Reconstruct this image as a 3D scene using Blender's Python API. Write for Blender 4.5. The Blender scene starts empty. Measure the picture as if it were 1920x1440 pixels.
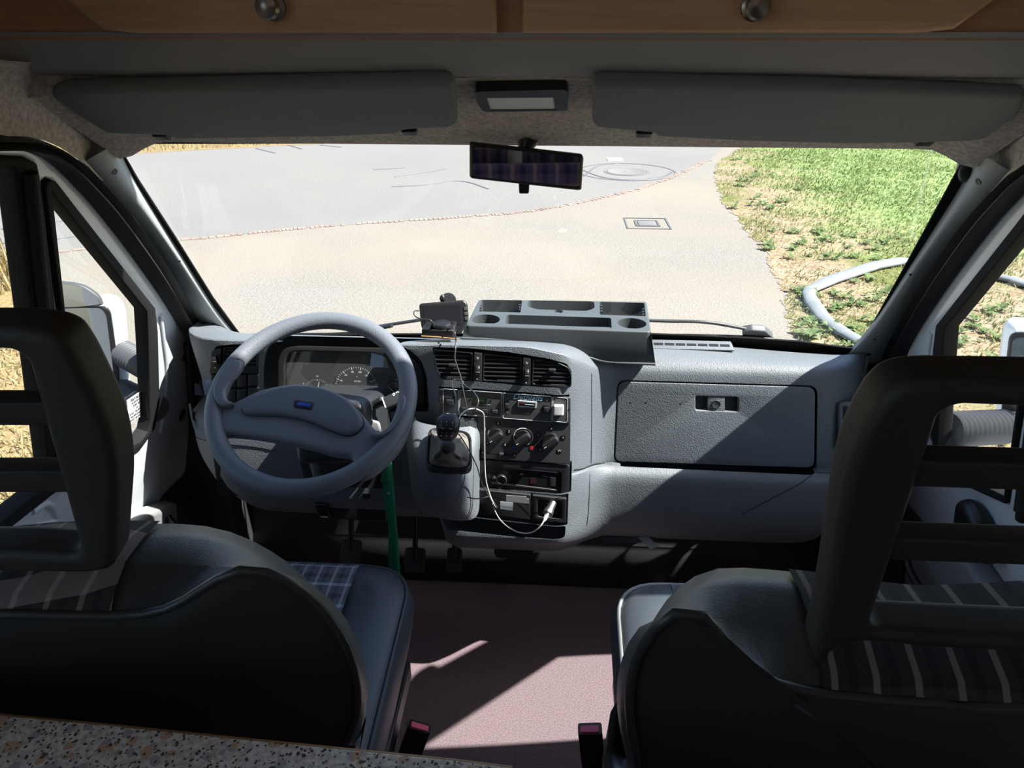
import bpy, bmesh, math, random
from math import sin, cos, pi, radians, atan2, hypot
from mathutils import Vector as V, Matrix
from mathutils.geometry import tessellate_polygon
random.seed(7)
C = bpy.context.scene.collection
S = bpy.context.scene

# ---------------------------------------------------------------- camera
CAMP = V((.04, 0, 1.56)); PITCH = radians(26.5); YAW = radians(3.5); FPX = 1333.0
cam_d = bpy.data.cameras.new('camera'); cam = bpy.data.objects.new('camera', cam_d); C.objects.link(cam)
cam_d.sensor_fit = 'HORIZONTAL'; cam_d.sensor_width = 36; cam_d.lens = FPX/1920*36; cam_d.clip_start = .02; cam_d.clip_end = 300
cam.location = CAMP; cam.rotation_euler = (pi/2-PITCH, 0, YAW)
S.camera = cam
# ---------------------------------------------------------------- light
SUN_AZ, SUN_EL = radians(94), radians(53.1)
SUND = V((sin(SUN_AZ)*cos(SUN_EL), cos(SUN_AZ)*cos(SUN_EL), sin(SUN_EL)))
sd = bpy.data.lights.new('sun', 'SUN'); sun = bpy.data.objects.new('sun', sd); C.objects.link(sun)
sd.energy = 8.5; sd.angle = radians(.55); sd.color = (1, .955, .89)
sun.rotation_euler = SUND.to_track_quat('Z', 'Y').to_euler()
w = bpy.data.worlds.new('sky'); S.world = w; w.use_nodes = True
nt = w.node_tree; sk = nt.nodes.new('ShaderNodeTexSky'); sk.sky_type = 'NISHITA'; sk.sun_disc = False
sk.sun_elevation = SUN_EL; sk.sun_rotation = SUN_AZ; sk.air_density = 1.0; sk.dust_density = 1.2
nt.links.new(sk.outputs[0], nt.nodes['Background'].inputs[0]); nt.nodes['Background'].inputs[1].default_value = .15
S.view_settings.view_transform = 'Standard'; S.view_settings.look = 'None'
S.view_settings.gamma = 1; S.view_settings.use_curve_mapping = False; S.view_settings.exposure = 1.12
S.cycles.max_bounces = 10; S.cycles.diffuse_bounces = 5; S.cycles.transparent_max_bounces = 16

# ---------------------------------------------------------------- measuring helpers (sight lines met with real planes)
cR = V((cos(YAW), sin(YAW), 0)); cF = V((-sin(YAW)*cos(PITCH), cos(YAW)*cos(PITCH), -sin(PITCH))); cU = cR.cross(cF)
def ray(x, y): return cR*(x-960) + cU*(720-y) + cF*FPX
def P(x, y, X=None, Y=None, Z=None):
    d = ray(x, y)
    t = (X-CAMP.x)/d.x if X is not None else (Y-CAMP.y)/d.y if Y is not None else (Z-CAMP.z)/d.z
    return CAMP + d*t
def zrow(X, Y, row):
    k = (720-row)/FPX; v0 = V((X-CAMP.x, Y-CAMP.y, 0)); a = cU-cF*k      # (v0+z k).a = 0
    return CAMP.z - (v0.dot(a))/a.z
class Fr:
    "a working plane: origin o, unit normal n (towards the viewer), v up in the plane, u to the right"
    def __init__(s, o, n, up=(0, 0, 1)):
        s.o = V(o); s.n = V(n).normalized(); s.v = (V(up)-s.n*V(up).dot(s.n)).normalized(); s.u = s.v.cross(s.n)
    def w(s, u, v, d=0): return s.o + s.u*u + s.v*v + s.n*d
    def px(s, x, y, d=0):
        r = ray(x, y); t = ((s.o+s.n*d-CAMP).dot(s.n))/r.dot(s.n); q = CAMP+r*t-s.o
        return (q.dot(s.u), q.dot(s.v))
    def pxs(s, pts, d=0): return [s.px(x, y, d) for x, y in pts]
    def loc(s, p): q = V(p)-s.o; return (q.dot(s.u), q.dot(s.v))
    def at(s, d): f = Fr.__new__(Fr); f.o = s.o+s.n*d; f.n = s.n; f.v = s.v; f.u = s.u; return f

# ---------------------------------------------------------------- materials
MATS = {}
def mat(name, col, rough=.6, bump=0, bscale=200, metal=0, spec=.5, var=0, vscale=20, col2=None, emit=0, coat=0):
    m = bpy.data.materials.new(name); m.use_nodes = True; n = m.node_tree.nodes; l = m.node_tree.links; b = n['Principled BSDF']
    b.inputs['Base Color'].default_value = (*col, 1); b.inputs['Roughness'].default_value = rough
    b.inputs['Metallic'].default_value = metal; b.inputs['Specular IOR Level'].default_value = spec; b.inputs['Coat Weight'].default_value = coat
    tc = n.new('ShaderNodeTexCoord')
    if bump:
        t = n.new('ShaderNodeTexNoise'); t.inputs['Scale'].default_value = bscale; t.inputs['Detail'].default_value = 3
        u = n.new('ShaderNodeBump'); u.inputs['Strength'].default_value = bump; u.inputs['Distance'].default_value = .002
        l.new(tc.outputs['Object'], t.inputs['Vector']); l.new(t.outputs[0], u.inputs['Height']); l.new(u.outputs[0], b.inputs['Normal'])
    if var or col2:
        t = n.new('ShaderNodeTexNoise'); t.inputs['Scale'].default_value = vscale; t.inputs['Detail'].default_value = 4; t.inputs['Roughness'].default_value = .7
        r = n.new('ShaderNodeValToRGB'); c2 = col2 or tuple(c*(1+var) for c in col); c1 = col if col2 else tuple(c*(1-var) for c in col)
        r.color_ramp.elements[0].position = .36; r.color_ramp.elements[1].position = .64
        r.color_ramp.elements[0].color = (*c1, 1); r.color_ramp.elements[1].color = (*c2, 1)
        l.new(tc.outputs['Object'], t.inputs['Vector']); l.new(t.outputs[0], r.inputs[0]); l.new(r.outputs[0], b.inputs['Base Color'])
    if emit: b.inputs['Emission Color'].default_value = (*col, 1); b.inputs['Emission Strength'].default_value = emit
    MATS[name] = m; return m
def N(m, t, **kw):
    ft = kw.pop('feature', None)
    x = m.node_tree.nodes.new(t)
    if ft: x.feature = ft
    for k, v in kw.items():
        if k in x.inputs: x.inputs[k].default_value = v
        else: setattr(x, k, v)
    return x
dashm = mat('dash plastic', (.113, .129, .144), .52, .35, 420, spec=.5, var=.06, vscale=6)
def grain(m, scale, strength):
    n = m.node_tree.nodes; l = m.node_tree.links; b = n['Principled BSDF']; tc = N(m, 'ShaderNodeTexCoord')
    v = N(m, 'ShaderNodeTexVoronoi', Scale=scale, feature='SMOOTH_F1'); v.inputs['Smoothness'].default_value = .4
    t = N(m, 'ShaderNodeTexNoise', Scale=scale*.35, Detail=4.0); a = N(m, 'ShaderNodeMath', operation='MULTIPLY_ADD'); a.inputs[1].default_value = .7
    l.new(tc.outputs['Object'], v.inputs['Vector']); l.new(tc.outputs['Object'], t.inputs['Vector']); l.new(t.outputs[0], a.inputs[0]); l.new(v.outputs['Distance'], a.inputs[2])
    u = N(m, 'ShaderNodeBump', Strength=strength, Distance=.0012); l.new(a.outputs[0], u.inputs['Height']); l.new(u.outputs[0], b.inputs['Normal'])
dashd = mat('dark plastic', (.022, .024, .027), .42, .15, 500)
blackp = mat('black plastic', (.010, .010, .011), .38)
panelg = mat('panel grey', (.045, .047, .05), .5)
hvacm = mat('heater panel', (.035, .038, .042), .45, .1, 500)
wheelm = mat('steering wheel grey', (.116, .132, .156), .5, .3, 600)
padm = mat('hub pad', (.085, .100, .125), .5, .15, 600)
tray_m = mat('tray plastic', (.056, .066, .070), .5, .25, 900)
feltm = mat('headliner felt', (.50, .45, .41), .95, .5, 500, var=.28, vscale=140)
visorm = mat('visor vinyl', (.16, .178, .19), .7, .15, 300, var=.05, vscale=8)
bandm = mat('grey padded band', (.32, .31, .31), .85, .2, 300)
whitep = mat('white paint', (.62, .66, .70), .22, coat=.5)
rubber = mat('black rubber', (.012, .012, .013), .55, .1, 200)
gasket = mat('window rubber', (.016, .016, .017), .8, spec=.15)
leather = mat('seat leather', (.040, .047, .055), .42, .3, 350, spec=.55)
backboard = mat('seat back board', (.022, .023, .024), .6, .2, 300)
headm = mat('headrest plastic', (.017, .0167, .0165), .6, .15, 500)
pipem = mat('piping', (.03, .033, .036), .4)
pipew = mat('light piping', (.25, .26, .26), .45)
carpet = mat('carpet', (.085, .060, .068), .95, .9, 900, col2=(.23, .165, .182), vscale=330)
mdark = mat('dark trim', (.02, .021, .023), .6, .2, 300)
doorgrey = mat('door card grey', (.22, .225, .23), .6, .2, 400)
chrome = mat('brushed metal', (.33, .32, .31), .42, metal=1)
knobm = mat('knob bronze metal', (.32, .28, .25), .28, metal=1)
whitel = mat('white marking', (.75, .77, .78), .6)
greyl = mat('grey marking', (.62, .65, .67), .6)
red = mat('red mark', (.6, .02, .025), .4)
blue = mat('blue badge', (.015, .06, .32), .3)
bluem = mat('blue mark', (.02, .05, .22), .4)
bluel = mat('pale blue lettering', (.45, .68, .85), .4)
redbutton = mat('red release button', (.85, .14, .22), .35)
green = mat('green strap', (.0, .13, .055), .7)
grain(dashm, 420, .55); grain(wheelm, 520, .35); grain(leather, 420, .12)
paper = mat('paper', (.62, .66, .68), .8)
tape = mat('silver tape', (.36, .36, .36), .5)
whiteplastic = mat('white plastic', (.75, .75, .75), .4, .3, 700)
cable = mat('cable black', (.03, .03, .032), .3)
cablew = mat('cable grey', (.42, .40, .37), .35)
gaiter = mat('gaiter leather', (.16, .15, .135), .6, .3, 200)
wallm = mat('camper wall', (.74, .69, .62), .8)
roofm = mat('roof outer', (.5, .5, .5), .6)
bellow = mat('bellows rubber', (.06, .062, .07), .5)
hosem = mat('hose grey', (.16, .175, .185), .7, .3, 30, var=.12, vscale=12)
iron = mat('cast iron', (.13, .13, .125), .6, .3, 60)
tar = mat('tar seam', (.085, .085, .09), .6)
lensm = mat('lamp lens', (.85, .84, .80), .35, .25, 400)
dialm = mat('dial grey', (.050, .052, .053), .45)
lcd = mat('lcd', (.012, .02, .012), .2)
lcdg = mat('lcd segments', (.03, .10, .03), .4)
screen = mat('screen glass', (.012, .013, .016), .12)
edgewood = mat('edging wood', (.35, .2, .09), .5)

def glass(name, tint=(.93, .95, .95), gl=.06, haze=0):
    m = bpy.data.materials.new(name); m.use_nodes = True; n = m.node_tree.nodes; l = m.node_tree.links
    n.remove(n['Principled BSDF']); out = n['Material Output']
    t = n.new('ShaderNodeBsdfTransparent'); t.inputs[0].default_value = (*tint, 1)
    g = n.new('ShaderNodeBsdfGlossy'); g.inputs['Roughness'].default_value = .02
    f = n.new('ShaderNodeLayerWeight'); f.inputs[0].default_value = .12
    mu = n.new('ShaderNodeMath'); mu.operation = 'MULTIPLY_ADD'; mu.inputs[1].default_value = .3; mu.inputs[2].default_value = gl*.5
    x = n.new('ShaderNodeMixShader')
    l.new(f.outputs['Facing'], mu.inputs[0]); l.new(mu.outputs[0], x.inputs[0]); l.new(t.outputs[0], x.inputs[1]); l.new(g.outputs[0], x.inputs[2])
    last = x
    if haze:
        d = n.new('ShaderNodeBsdfTranslucent'); d.inputs[0].default_value = (.9, .88, .85, 1); y = n.new('ShaderNodeMixShader'); y.inputs[0].default_value = haze
        l.new(last.outputs[0], y.inputs[1]); l.new(d.outputs[0], y.inputs[2]); last = y
    l.new(last.outputs[0], out.inputs[0]); MATS[name] = m; return m
glassm = glass('windscreen glass', gl=.03); glassd = glass('door glass', (.90, .94, .93), .08); lensclear = glass('gauge lens', (.93, .93, .93), .1)
mirrorm = mat('mirror glass', (.80, .82, .84), .02, metal=1)
mirrord = mat('rear mirror glass', (.86, .84, .90), .02, metal=1)

def wood(name, c1, c2):
    m = mat(name, c1, .42, spec=.4); n = m.node_tree.nodes; l = m.node_tree.links; b = n['Principled BSDF']
    tc = N(m, 'ShaderNodeTexCoord'); mp = N(m, 'ShaderNodeMapping'); mp.inputs['Scale'].default_value = (2.5, 30, 45)
    t = N(m, 'ShaderNodeTexNoise', Scale=3.0, Detail=6.0, Roughness=.65); r = N(m, 'ShaderNodeValToRGB')
    r.color_ramp.elements[0].position = .3; r.color_ramp.elements[1].position = .7
    r.color_ramp.elements[0].color = (*c1, 1); r.color_ramp.elements[1].color = (*c2, 1)
    l.new(tc.outputs['Object'], mp.inputs[0]); l.new(mp.outputs[0], t.inputs['Vector']); l.new(t.outputs[0], r.inputs[0]); l.new(r.outputs[0], b.inputs['Base Color'])
    return m
woodf = wood('beech frame', (.42, .21, .12), (.52, .28, .165)); woodd = wood('beech door', (.52, .30, .175), (.64, .39, .24))

def plaid(name, ua, va, pu, pv, base, dark, light):
    "ua/va: world directions of the two stripe axes; pu/pv: periods"
    m = mat(name, base, .85, .3, 900); n = m.node_tree.nodes; l = m.node_tree.links; b = n['Principled BSDF']; tc = N(m, 'ShaderNodeTexCoord')
    def stripe(ax, per, off, lo, hi):
        d = N(m, 'ShaderNodeVectorMath', operation='DOT_PRODUCT'); d.inputs[1].default_value = ax; l.new(tc.outputs['Object'], d.inputs[0])
        a = N(m, 'ShaderNodeMath', operation='MULTIPLY_ADD'); a.inputs[1].default_value = 1/per; a.inputs[2].default_value = off+100; l.new(d.outputs['Value'], a.inputs[0])
        f = N(m, 'ShaderNodeMath', operation='FRACT'); l.new(a.outputs[0], f.inputs[0])
        g = N(m, 'ShaderNodeMath', operation='GREATER_THAN'); g.inputs[1].default_value = lo; h = N(m, 'ShaderNodeMath', operation='LESS_THAN'); h.inputs[1].default_value = hi
        l.new(f.outputs[0], g.inputs[0]); l.new(f.outputs[0], h.inputs[0]); k = N(m, 'ShaderNodeMath', operation='MULTIPLY'); l.new(g.outputs[0], k.inputs[0]); l.new(h.outputs[0], k.inputs[1]); return k
    def mixc(fac_nodes, w_, cin, col):
        a = N(m, 'ShaderNodeMath', operation='ADD'); l.new(fac_nodes[0].outputs[0], a.inputs[0]); l.new(fac_nodes[1].outputs[0], a.inputs[1])
        s = N(m, 'ShaderNodeMath', operation='MULTIPLY'); s.inputs[1].default_value = w_; l.new(a.outputs[0], s.inputs[0])
        x = N(m, 'ShaderNodeMix', data_type='RGBA'); l.new(s.outputs[0], x.inputs[0]); x.inputs[7].default_value = (*col, 1)
        if cin is None: x.inputs[6].default_value = (*base, 1)
        else: l.new(cin.outputs[2], x.inputs[6])
        return x
    x = mixc((stripe(ua, pu, 0, .42, .66), stripe(va, pv, 0, .40, .62)), .5, None, dark)
    x = mixc((stripe(ua, pu, 0, .0, .17), stripe(va, pv, 0, .0, .13)), .5, x, light)
    l.new(x.outputs[2], b.inputs['Base Color']); return m

# ---------------------------------------------------------------- mesh helpers
def sm(o, ang=40):
    me = o.data
    for p in me.polygons: p.use_smooth = True
    me.set_sharp_from_angle(angle=radians(ang))
def link(name, me, m, parent=None, smooth=True, ang=40):
    o = bpy.data.objects.new(name, me); C.objects.link(o)
    if m is not None and not me.materials: me.materials.append(m)
    if parent is not None: attach(o, parent)
    if smooth: sm(o, ang)
    return o
def root_of(p):
    x = V((0, 0, 0))
    while p is not None: x += p.location; p = p.parent
    return x
def attach(o, parent): o.parent = parent; o.location = -root_of(parent)
def mesh(name, vs, fs, m, parent=None, smooth=True, ang=40, rec=True):
    me = bpy.data.meshes.new(name); me.from_pydata([tuple(v) for v in vs], [], fs); me.update()
    if rec:
        bm = bmesh.new(); bm.from_mesh(me); bmesh.ops.remove_doubles(bm, verts=bm.verts, dist=1e-6); bmesh.ops.recalc_face_normals(bm, faces=bm.faces); bm.to_mesh(me); bm.free()
    return link(name, me, m, parent, smooth, ang)
def bev(o, wd, seg=3, ang=35):
    b = o.modifiers.new('bevel', 'BEVEL'); b.width = wd; b.segments = seg; b.limit_method = 'ANGLE'; b.angle_limit = radians(ang); b.harden_normals = False
    return o
def bake(o):
    dg = bpy.context.evaluated_depsgraph_get(); e = o.evaluated_get(dg)
    me = bpy.data.meshes.new_from_object(e, depsgraph=dg); o.modifiers.clear(); o.data = me; return o
def thing(name, label, cat, loc=(0, 0, 0), group=None, kind=None):
    o = bpy.data.objects.new(name, None); C.objects.link(o); o.location = loc; o.empty_display_size = .05
    return tag(o, label, cat, group, kind)
def tag(o, label=None, cat=None, group=None, kind=None):
    if label: o['label'] = label
    if cat: o['category'] = cat
    if group: o['group'] = group
    if kind: o['kind'] = kind
    return o
def rl(pts, r, seg=5):
    "round the corners of a closed 2-D loop"
    n = len(pts); out = []; rr = r if isinstance(r, (list, tuple)) else [r]*n
    for i in range(n):
        p = V(pts[i]).to_2d(); a = V(pts[i-1]).to_2d(); b = V(pts[(i+1) % n]).to_2d()
        da = (a-p); db = (b-p); la, lb = da.length, db.length; d = min(rr[i], la*.48, lb*.48)
        if d < 1e-6: out.append(tuple(p)); continue
        A = p+da/la*d; B = p+db/lb*d
        for k in range(seg+1):
            t = k/seg; q = A*(1-t)**2 + p*2*t*(1-t) + B*t*t; out.append((q.x, q.y))
    return out
def cr(pts, k=6, closed=False):
    "Catmull-Rom through points of any dimension"
    pts = [V(p) for p in pts]; n = len(pts); out = []
    rng = range(n if closed else n-1)
    for i in rng:
        p1, p2 = pts[i], pts[(i+1) % n]
        p0 = pts[i-1] if (closed or i > 0) else p1*2-p2; p3 = pts[(i+2) % n] if (closed or i+2 < n) else p2*2-p1
        for j in range(k):
            t = j/k; out.append(.5*((2*p1)+(p2-p0)*t+(2*p0-5*p1+4*p2-p3)*t*t+(3*p1-p0-3*p2+p3)*t**3))
    if not closed: out.append(pts[-1])
    return out
def scr(pts, k=5): return [(p.x, p.y) for p in cr([V((a, b, 0)) for a, b in pts], k, True)]
def plate(name, fr, loops, depth, m, parent=None, bevel=0, off=0, res=2, ang=40, mirror=False):
    "2-D loops (first the outline, then holes) on frame fr, thickness depth reaching from off-depth to off"
    cu = bpy.data.curves.new(name, 'CURVE'); cu.dimensions = '2D'; cu.fill_mode = 'BOTH'
    bevel = min(bevel, depth/2*.98)
    cu.extrude = depth/2-bevel; cu.bevel_depth = bevel; cu.bevel_resolution = res; cu.offset = -bevel
    for lp in loops:
        sp = cu.splines.new('POLY'); sp.points.add(len(lp)-1)
        for i, p in enumerate(lp): sp.points[i].co = (p[0], p[1], 0, 1)
        sp.use_cyclic_u = True
    t = bpy.data.objects.new('tmp', cu); me = bpy.data.meshes.new_from_object(t); bpy.data.objects.remove(t); bpy.data.curves.remove(cu)
    me.materials.clear(); s = -1 if mirror else 1
    for v in me.vertices:
        q = fr.w(v.co.x, v.co.y, v.co.z+off-depth/2); v.co = (q.x*s, q.y, q.z)
    if mirror: me.flip_normals()
    me.name = name; bm = bmesh.new(); bm.from_mesh(me); bmesh.ops.remove_doubles(bm, verts=bm.verts, dist=1e-6); bm.to_mesh(me); bm.free()
    return link(name, me, m, parent, True, ang)
def box(name, a, b, m, parent=None, bw=0, seg=2):
    x0, y0, z0 = a; x1, y1, z1 = b
    vs = [(x, y, z) for x in (x0, x1) for y in (y0, y1) for z in (z0, z1)]
    fs = [(0, 1, 3, 2), (4, 6, 7, 5), (0, 4, 5, 1), (2, 3, 7, 6), (0, 2, 6, 4), (1, 5, 7, 3)]
    o = mesh(name, vs, fs, m, parent)
    if bw: bev(o, bw, seg)
    return o
def hexa(name, p8, m, parent=None, bw=0, seg=3):
    "8 points: 4 front (tl,tr,br,bl) then 4 back in the same order"
    fs = [(0, 1, 2, 3), (7, 6, 5, 4), (0, 4, 5, 1), (1, 5, 6, 2), (2, 6, 7, 3), (3, 7, 4, 0)]
    o = mesh(name, p8, fs, m, parent)
    if bw: bev(o, bw, seg)
    return o
def tubeg(path, rad, seg=10, closed=False, flat=1.0, up=None):
    path = [V(p) for p in path]; n = len(path); vs = []; fs = []
    rads = rad if isinstance(rad, (list, tuple)) else [rad]*n
    T = [((path[(i+1) % n] if closed or i < n-1 else path[i])-(path[i-1] if closed or i > 0 else path[i])).normalized() for i in range(n)]
    a = V(up) if up else (V((0, 0, 1)) if abs(T[0].z) < .9 else V((1, 0, 0)))
    nn = (a-T[0]*a.dot(T[0])).normalized()
    for i in range(n):
        if up: nn = V(up)
        nn = (nn-T[i]*nn.dot(T[i])).normalized(); bb = T[i].cross(nn)
        for k in range(seg):
            an = 2*pi*k/seg; vs.append(path[i]+(nn*cos(an)*flat+bb*sin(an))*rads[i])
    for i in range(n if closed else n-1):
        j = (i+1) % n
        for k in range(seg): k2 = (k+1) % seg; fs.append((i*seg+k, j*seg+k, j*seg+k2, i*seg+k2))
    if not closed: fs.append(tuple(range(seg))); fs.append(tuple(reversed(range((n-1)*seg, n*seg))))
    return vs, fs
def tube(name, path, rad, m, parent=None, seg=10, closed=False, smooth_path=0, flat=1.0, up=None):
    if smooth_path:
        if isinstance(rad, (list, tuple)): rad = [q.x for q in cr([V((r_, 0, 0)) for r_ in rad], smooth_path, closed)]
        path = cr(path, smooth_path, closed)
    vs, fs = tubeg(path, rad, seg, closed, flat, up); return mesh(name, vs, fs, m, parent, True, 60)
def lathe(name, o, ax, prof, m, parent=None, seg=32, ang=35, sx=1.0):
    "prof: list of (radius, height along ax)"
    ax = V(ax).normalized(); f = Fr(o, ax, (0, 0, 1) if abs(ax.z) < .9 else (0, 1, 0)); vs = []; fs = []
    for r, h in prof:
        for k in range(seg): a = 2*pi*k/seg; vs.append(f.w(r*cos(a)*sx, r*sin(a), h))
    n = len(prof)
    for i in range(n-1):
        for k in range(seg): k2 = (k+1) % seg; fs.append((i*seg+k, i*seg+k2, (i+1)*seg+k2, (i+1)*seg+k))
    fs.append(tuple(reversed(range(seg)))); fs.append(tuple(range((n-1)*seg, n*seg)))
    return mesh(name, vs, fs, m, parent, True, ang)
def gridm(name, rows, m, parent=None, closeu=False, ang=50, thick=0):
    nr, nc = len(rows), len(rows[0]); vs = [p for r in rows for p in r]; fs = []
    for i in range(nr-1):
        for j in range(nc if closeu else nc-1):
            j2 = (j+1) % nc; fs.append((i*nc+j, i*nc+j2, (i+1)*nc+j2, (i+1)*nc+j))
    o = mesh(name, vs, fs, m, parent, True, ang)
    if thick:
        s = o.modifiers.new('solid', 'SOLIDIFY'); s.thickness = thick; s.offset = 0
    return o
def multi(name, parts, m, parent=None, ang=50):
    "join several (verts, faces) into one mesh"
    vs, fs = [], []
    for a, b in parts:
        k = len(vs); vs += [tuple(v) for v in a]; fs += [tuple(i+k for i in f) for f in b]
    return mesh(name, vs, fs, m, parent, True, ang)
def boxg(fr, u0, v0, u1, v1, d0, d1):
    vs = [fr.w(u, v, d) for u in (u0, u1) for v in (v0, v1) for d in (d0, d1)]
    return vs, [(0, 1, 3, 2), (4, 6, 7, 5), (0, 4, 5, 1), (2, 3, 7, 6), (0, 2, 6, 4), (1, 5, 7, 3)]
def text(name, s, fr, u, v, size, m, parent=None, d=.0004, rot=0, align='CENTER', shear=0, sx=1):
    cu = bpy.data.curves.new(name, 'FONT'); cu.body = s; cu.size = size; cu.align_x = align; cu.align_y = 'CENTER'; cu.extrude = .0001; cu.shear = shear; cu.resolution_u = 3
    t = bpy.data.objects.new('tmp', cu); C.objects.link(t); me = bpy.data.meshes.new_from_object(t.evaluated_get(bpy.context.evaluated_depsgraph_get())); bpy.data.objects.remove(t); bpy.data.curves.remove(cu)
    me.materials.clear(); c_, s_ = cos(rot), sin(rot)
    for q in me.vertices:
        x, y = q.co.x*sx, q.co.y; q.co = fr.w(u+x*c_-y*s_, v+x*s_+y*c_, d+q.co.z)
    return link(name, me, m, parent, False)
def cut(o, cutters):
    "carve closed meshes out of o for good"
    for c_ in cutters:
        b = o.modifiers.new('cut', 'BOOLEAN'); b.operation = 'DIFFERENCE'; b.object = c_; b.solver = 'EXACT'
        bpy.context.view_layer.update(); bake(o); bpy.data.objects.remove(c_)
    return o
def resample(lp, n):
    lp = [V(p) for p in lp]; L = [0]
    for i in range(len(lp)): L.append(L[-1]+(lp[(i+1) % len(lp)]-lp[i]).length)
    out = []; k = 0
    for j in range(n):
        t = L[-1]*j/n
        while k < len(lp)-1 and L[k+1] < t: k += 1
        f = (t-L[k])/max(L[k+1]-L[k], 1e-9); out.append(lp[k].lerp(lp[(k+1) % len(lp)], f))
    return out
def rings(name, loops, m, parent=None, cap0=True, cap1=True, ang=50):
    "closed skin through equal-length closed loops of world points"
    n = len(loops[0]); vs = [p for l_ in loops for p in l_]; fs = []
    for i in range(len(loops)-1):
        for k in range(n): k2 = (k+1) % n; fs.append((i*n+k, i*n+k2, (i+1)*n+k2, (i+1)*n+k))
    for cap, i in ((cap0, 0), (cap1, len(loops)-1)):
        if cap:
            c_ = sum((V(p) for p in loops[i]), V())/n; vs.append(c_); ci = len(vs)-1
            for k in range(n): fs.append((i*n+k, i*n+(k+1) % n, ci))
    return mesh(name, vs, fs, m, parent, True, ang)
def sstep(a, b, x): t = max(0, min(1, (x-a)/(b-a))); return t*t*(3-2*t)

# ================================================================ outside ground
GZ = -.6
def rgbnoise(name, stops, scale, detail=6, rough=.7, bump=.5, bscale=60, second=None, r=.9):
    m = mat(name, stops[0][1], r); n = m.node_tree.nodes; l = m.node_tree.links; b = n['Principled BSDF']; tc = N(m, 'ShaderNodeTexCoord')
    b.inputs['Specular IOR Level'].default_value = .2
    t = N(m, 'ShaderNodeTexNoise', Scale=scale, Detail=float(detail), Roughness=rough); rp = N(m, 'ShaderNodeValToRGB'); e = rp.color_ramp.elements
    while len(e) < len(stops): e.new(.5)
    for i, (p, c) in enumerate(stops): e[i].position = p; e[i].color = (*c, 1)
    l.new(tc.outputs['Object'], t.inputs['Vector']); l.new(t.outputs[0], rp.inputs[0]); last = rp.outputs[0]
    if second:
        sc, col, lo, hi = second; t2 = N(m, 'ShaderNodeTexNoise', Scale=sc, Detail=3.0); mr = N(m, 'ShaderNodeMapRange'); mr.inputs[1].default_value = lo; mr.inputs[2].default_value = hi
        x = N(m, 'ShaderNodeMix', data_type='RGBA'); x.inputs[7].default_value = (*col, 1)
        l.new(tc.outputs['Object'], t2.inputs['Vector']); l.new(t2.outputs[0], mr.inputs[0]); l.new(mr.outputs[0], x.inputs[0]); l.new(last, x.inputs[6]); last = x.outputs[2]
    l.new(last, b.inputs['Base Color'])
    t3 = N(m, 'ShaderNodeTexNoise', Scale=bscale, Detail=2.0); u = N(m, 'ShaderNodeBump', Strength=bump, Distance=.01); l.new(tc.outputs['Object'], t3.inputs['Vector']); l.new(t3.outputs[0], u.inputs['Height']); l.new(u.outputs[0], b.inputs['Normal'])
    return m
grav = rgbnoise('light gravel asphalt', [(.3, (0.122, 0.112, 0.098)), (.5, (0.177, 0.166, 0.146)), (.7, (0.225, 0.210, 0.186))], 55, 3, .6, .6, 70, (.5, (0.204, 0.180, 0.146), .4, .75))
asph = rgbnoise('grey road asphalt', [(.3, (0.118, 0.116, 0.111)), (.5, (0.159, 0.155, 0.146)), (.7, (0.199, 0.196, 0.185))], 45, 3, .6, .4, 60, (.4, (0.148, 0.144, 0.139), .4, .7))
soil = rgbnoise('dry soil', [(.3, (0.144, 0.102, 0.059)), (.5, (0.234, 0.179, 0.120)), (.7, (0.281, 0.230, 0.170))], 14, 5, .65, .8, 40, (1.1, (0.111, 0.127, 0.038), .52, .66))
lawn = rgbnoise('lawn ground', [(.3, (0.064, 0.086, 0.024)), (.5, (0.104, 0.134, 0.040)), (.7, (0.166, 0.166, 0.071))], 16, 5, .65, .8, 40, (1.0, (0.198, 0.158, 0.095), .6, .75))
dry = rgbnoise('dry straw ground', [(.3, (0.150, 0.097, 0.043)), (.5, (0.215, 0.158, 0.078)), (.7, (0.258, 0.215, 0.122))], 22, 4, .7, .9, 50, (1.2, (0.107, 0.130, 0.043), .58, .7))
def vmask(x, y): return sstep(-.9, .9, x-3.5-.08*(y-9))*sstep(-1.2, .9, y-8.2)
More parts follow.
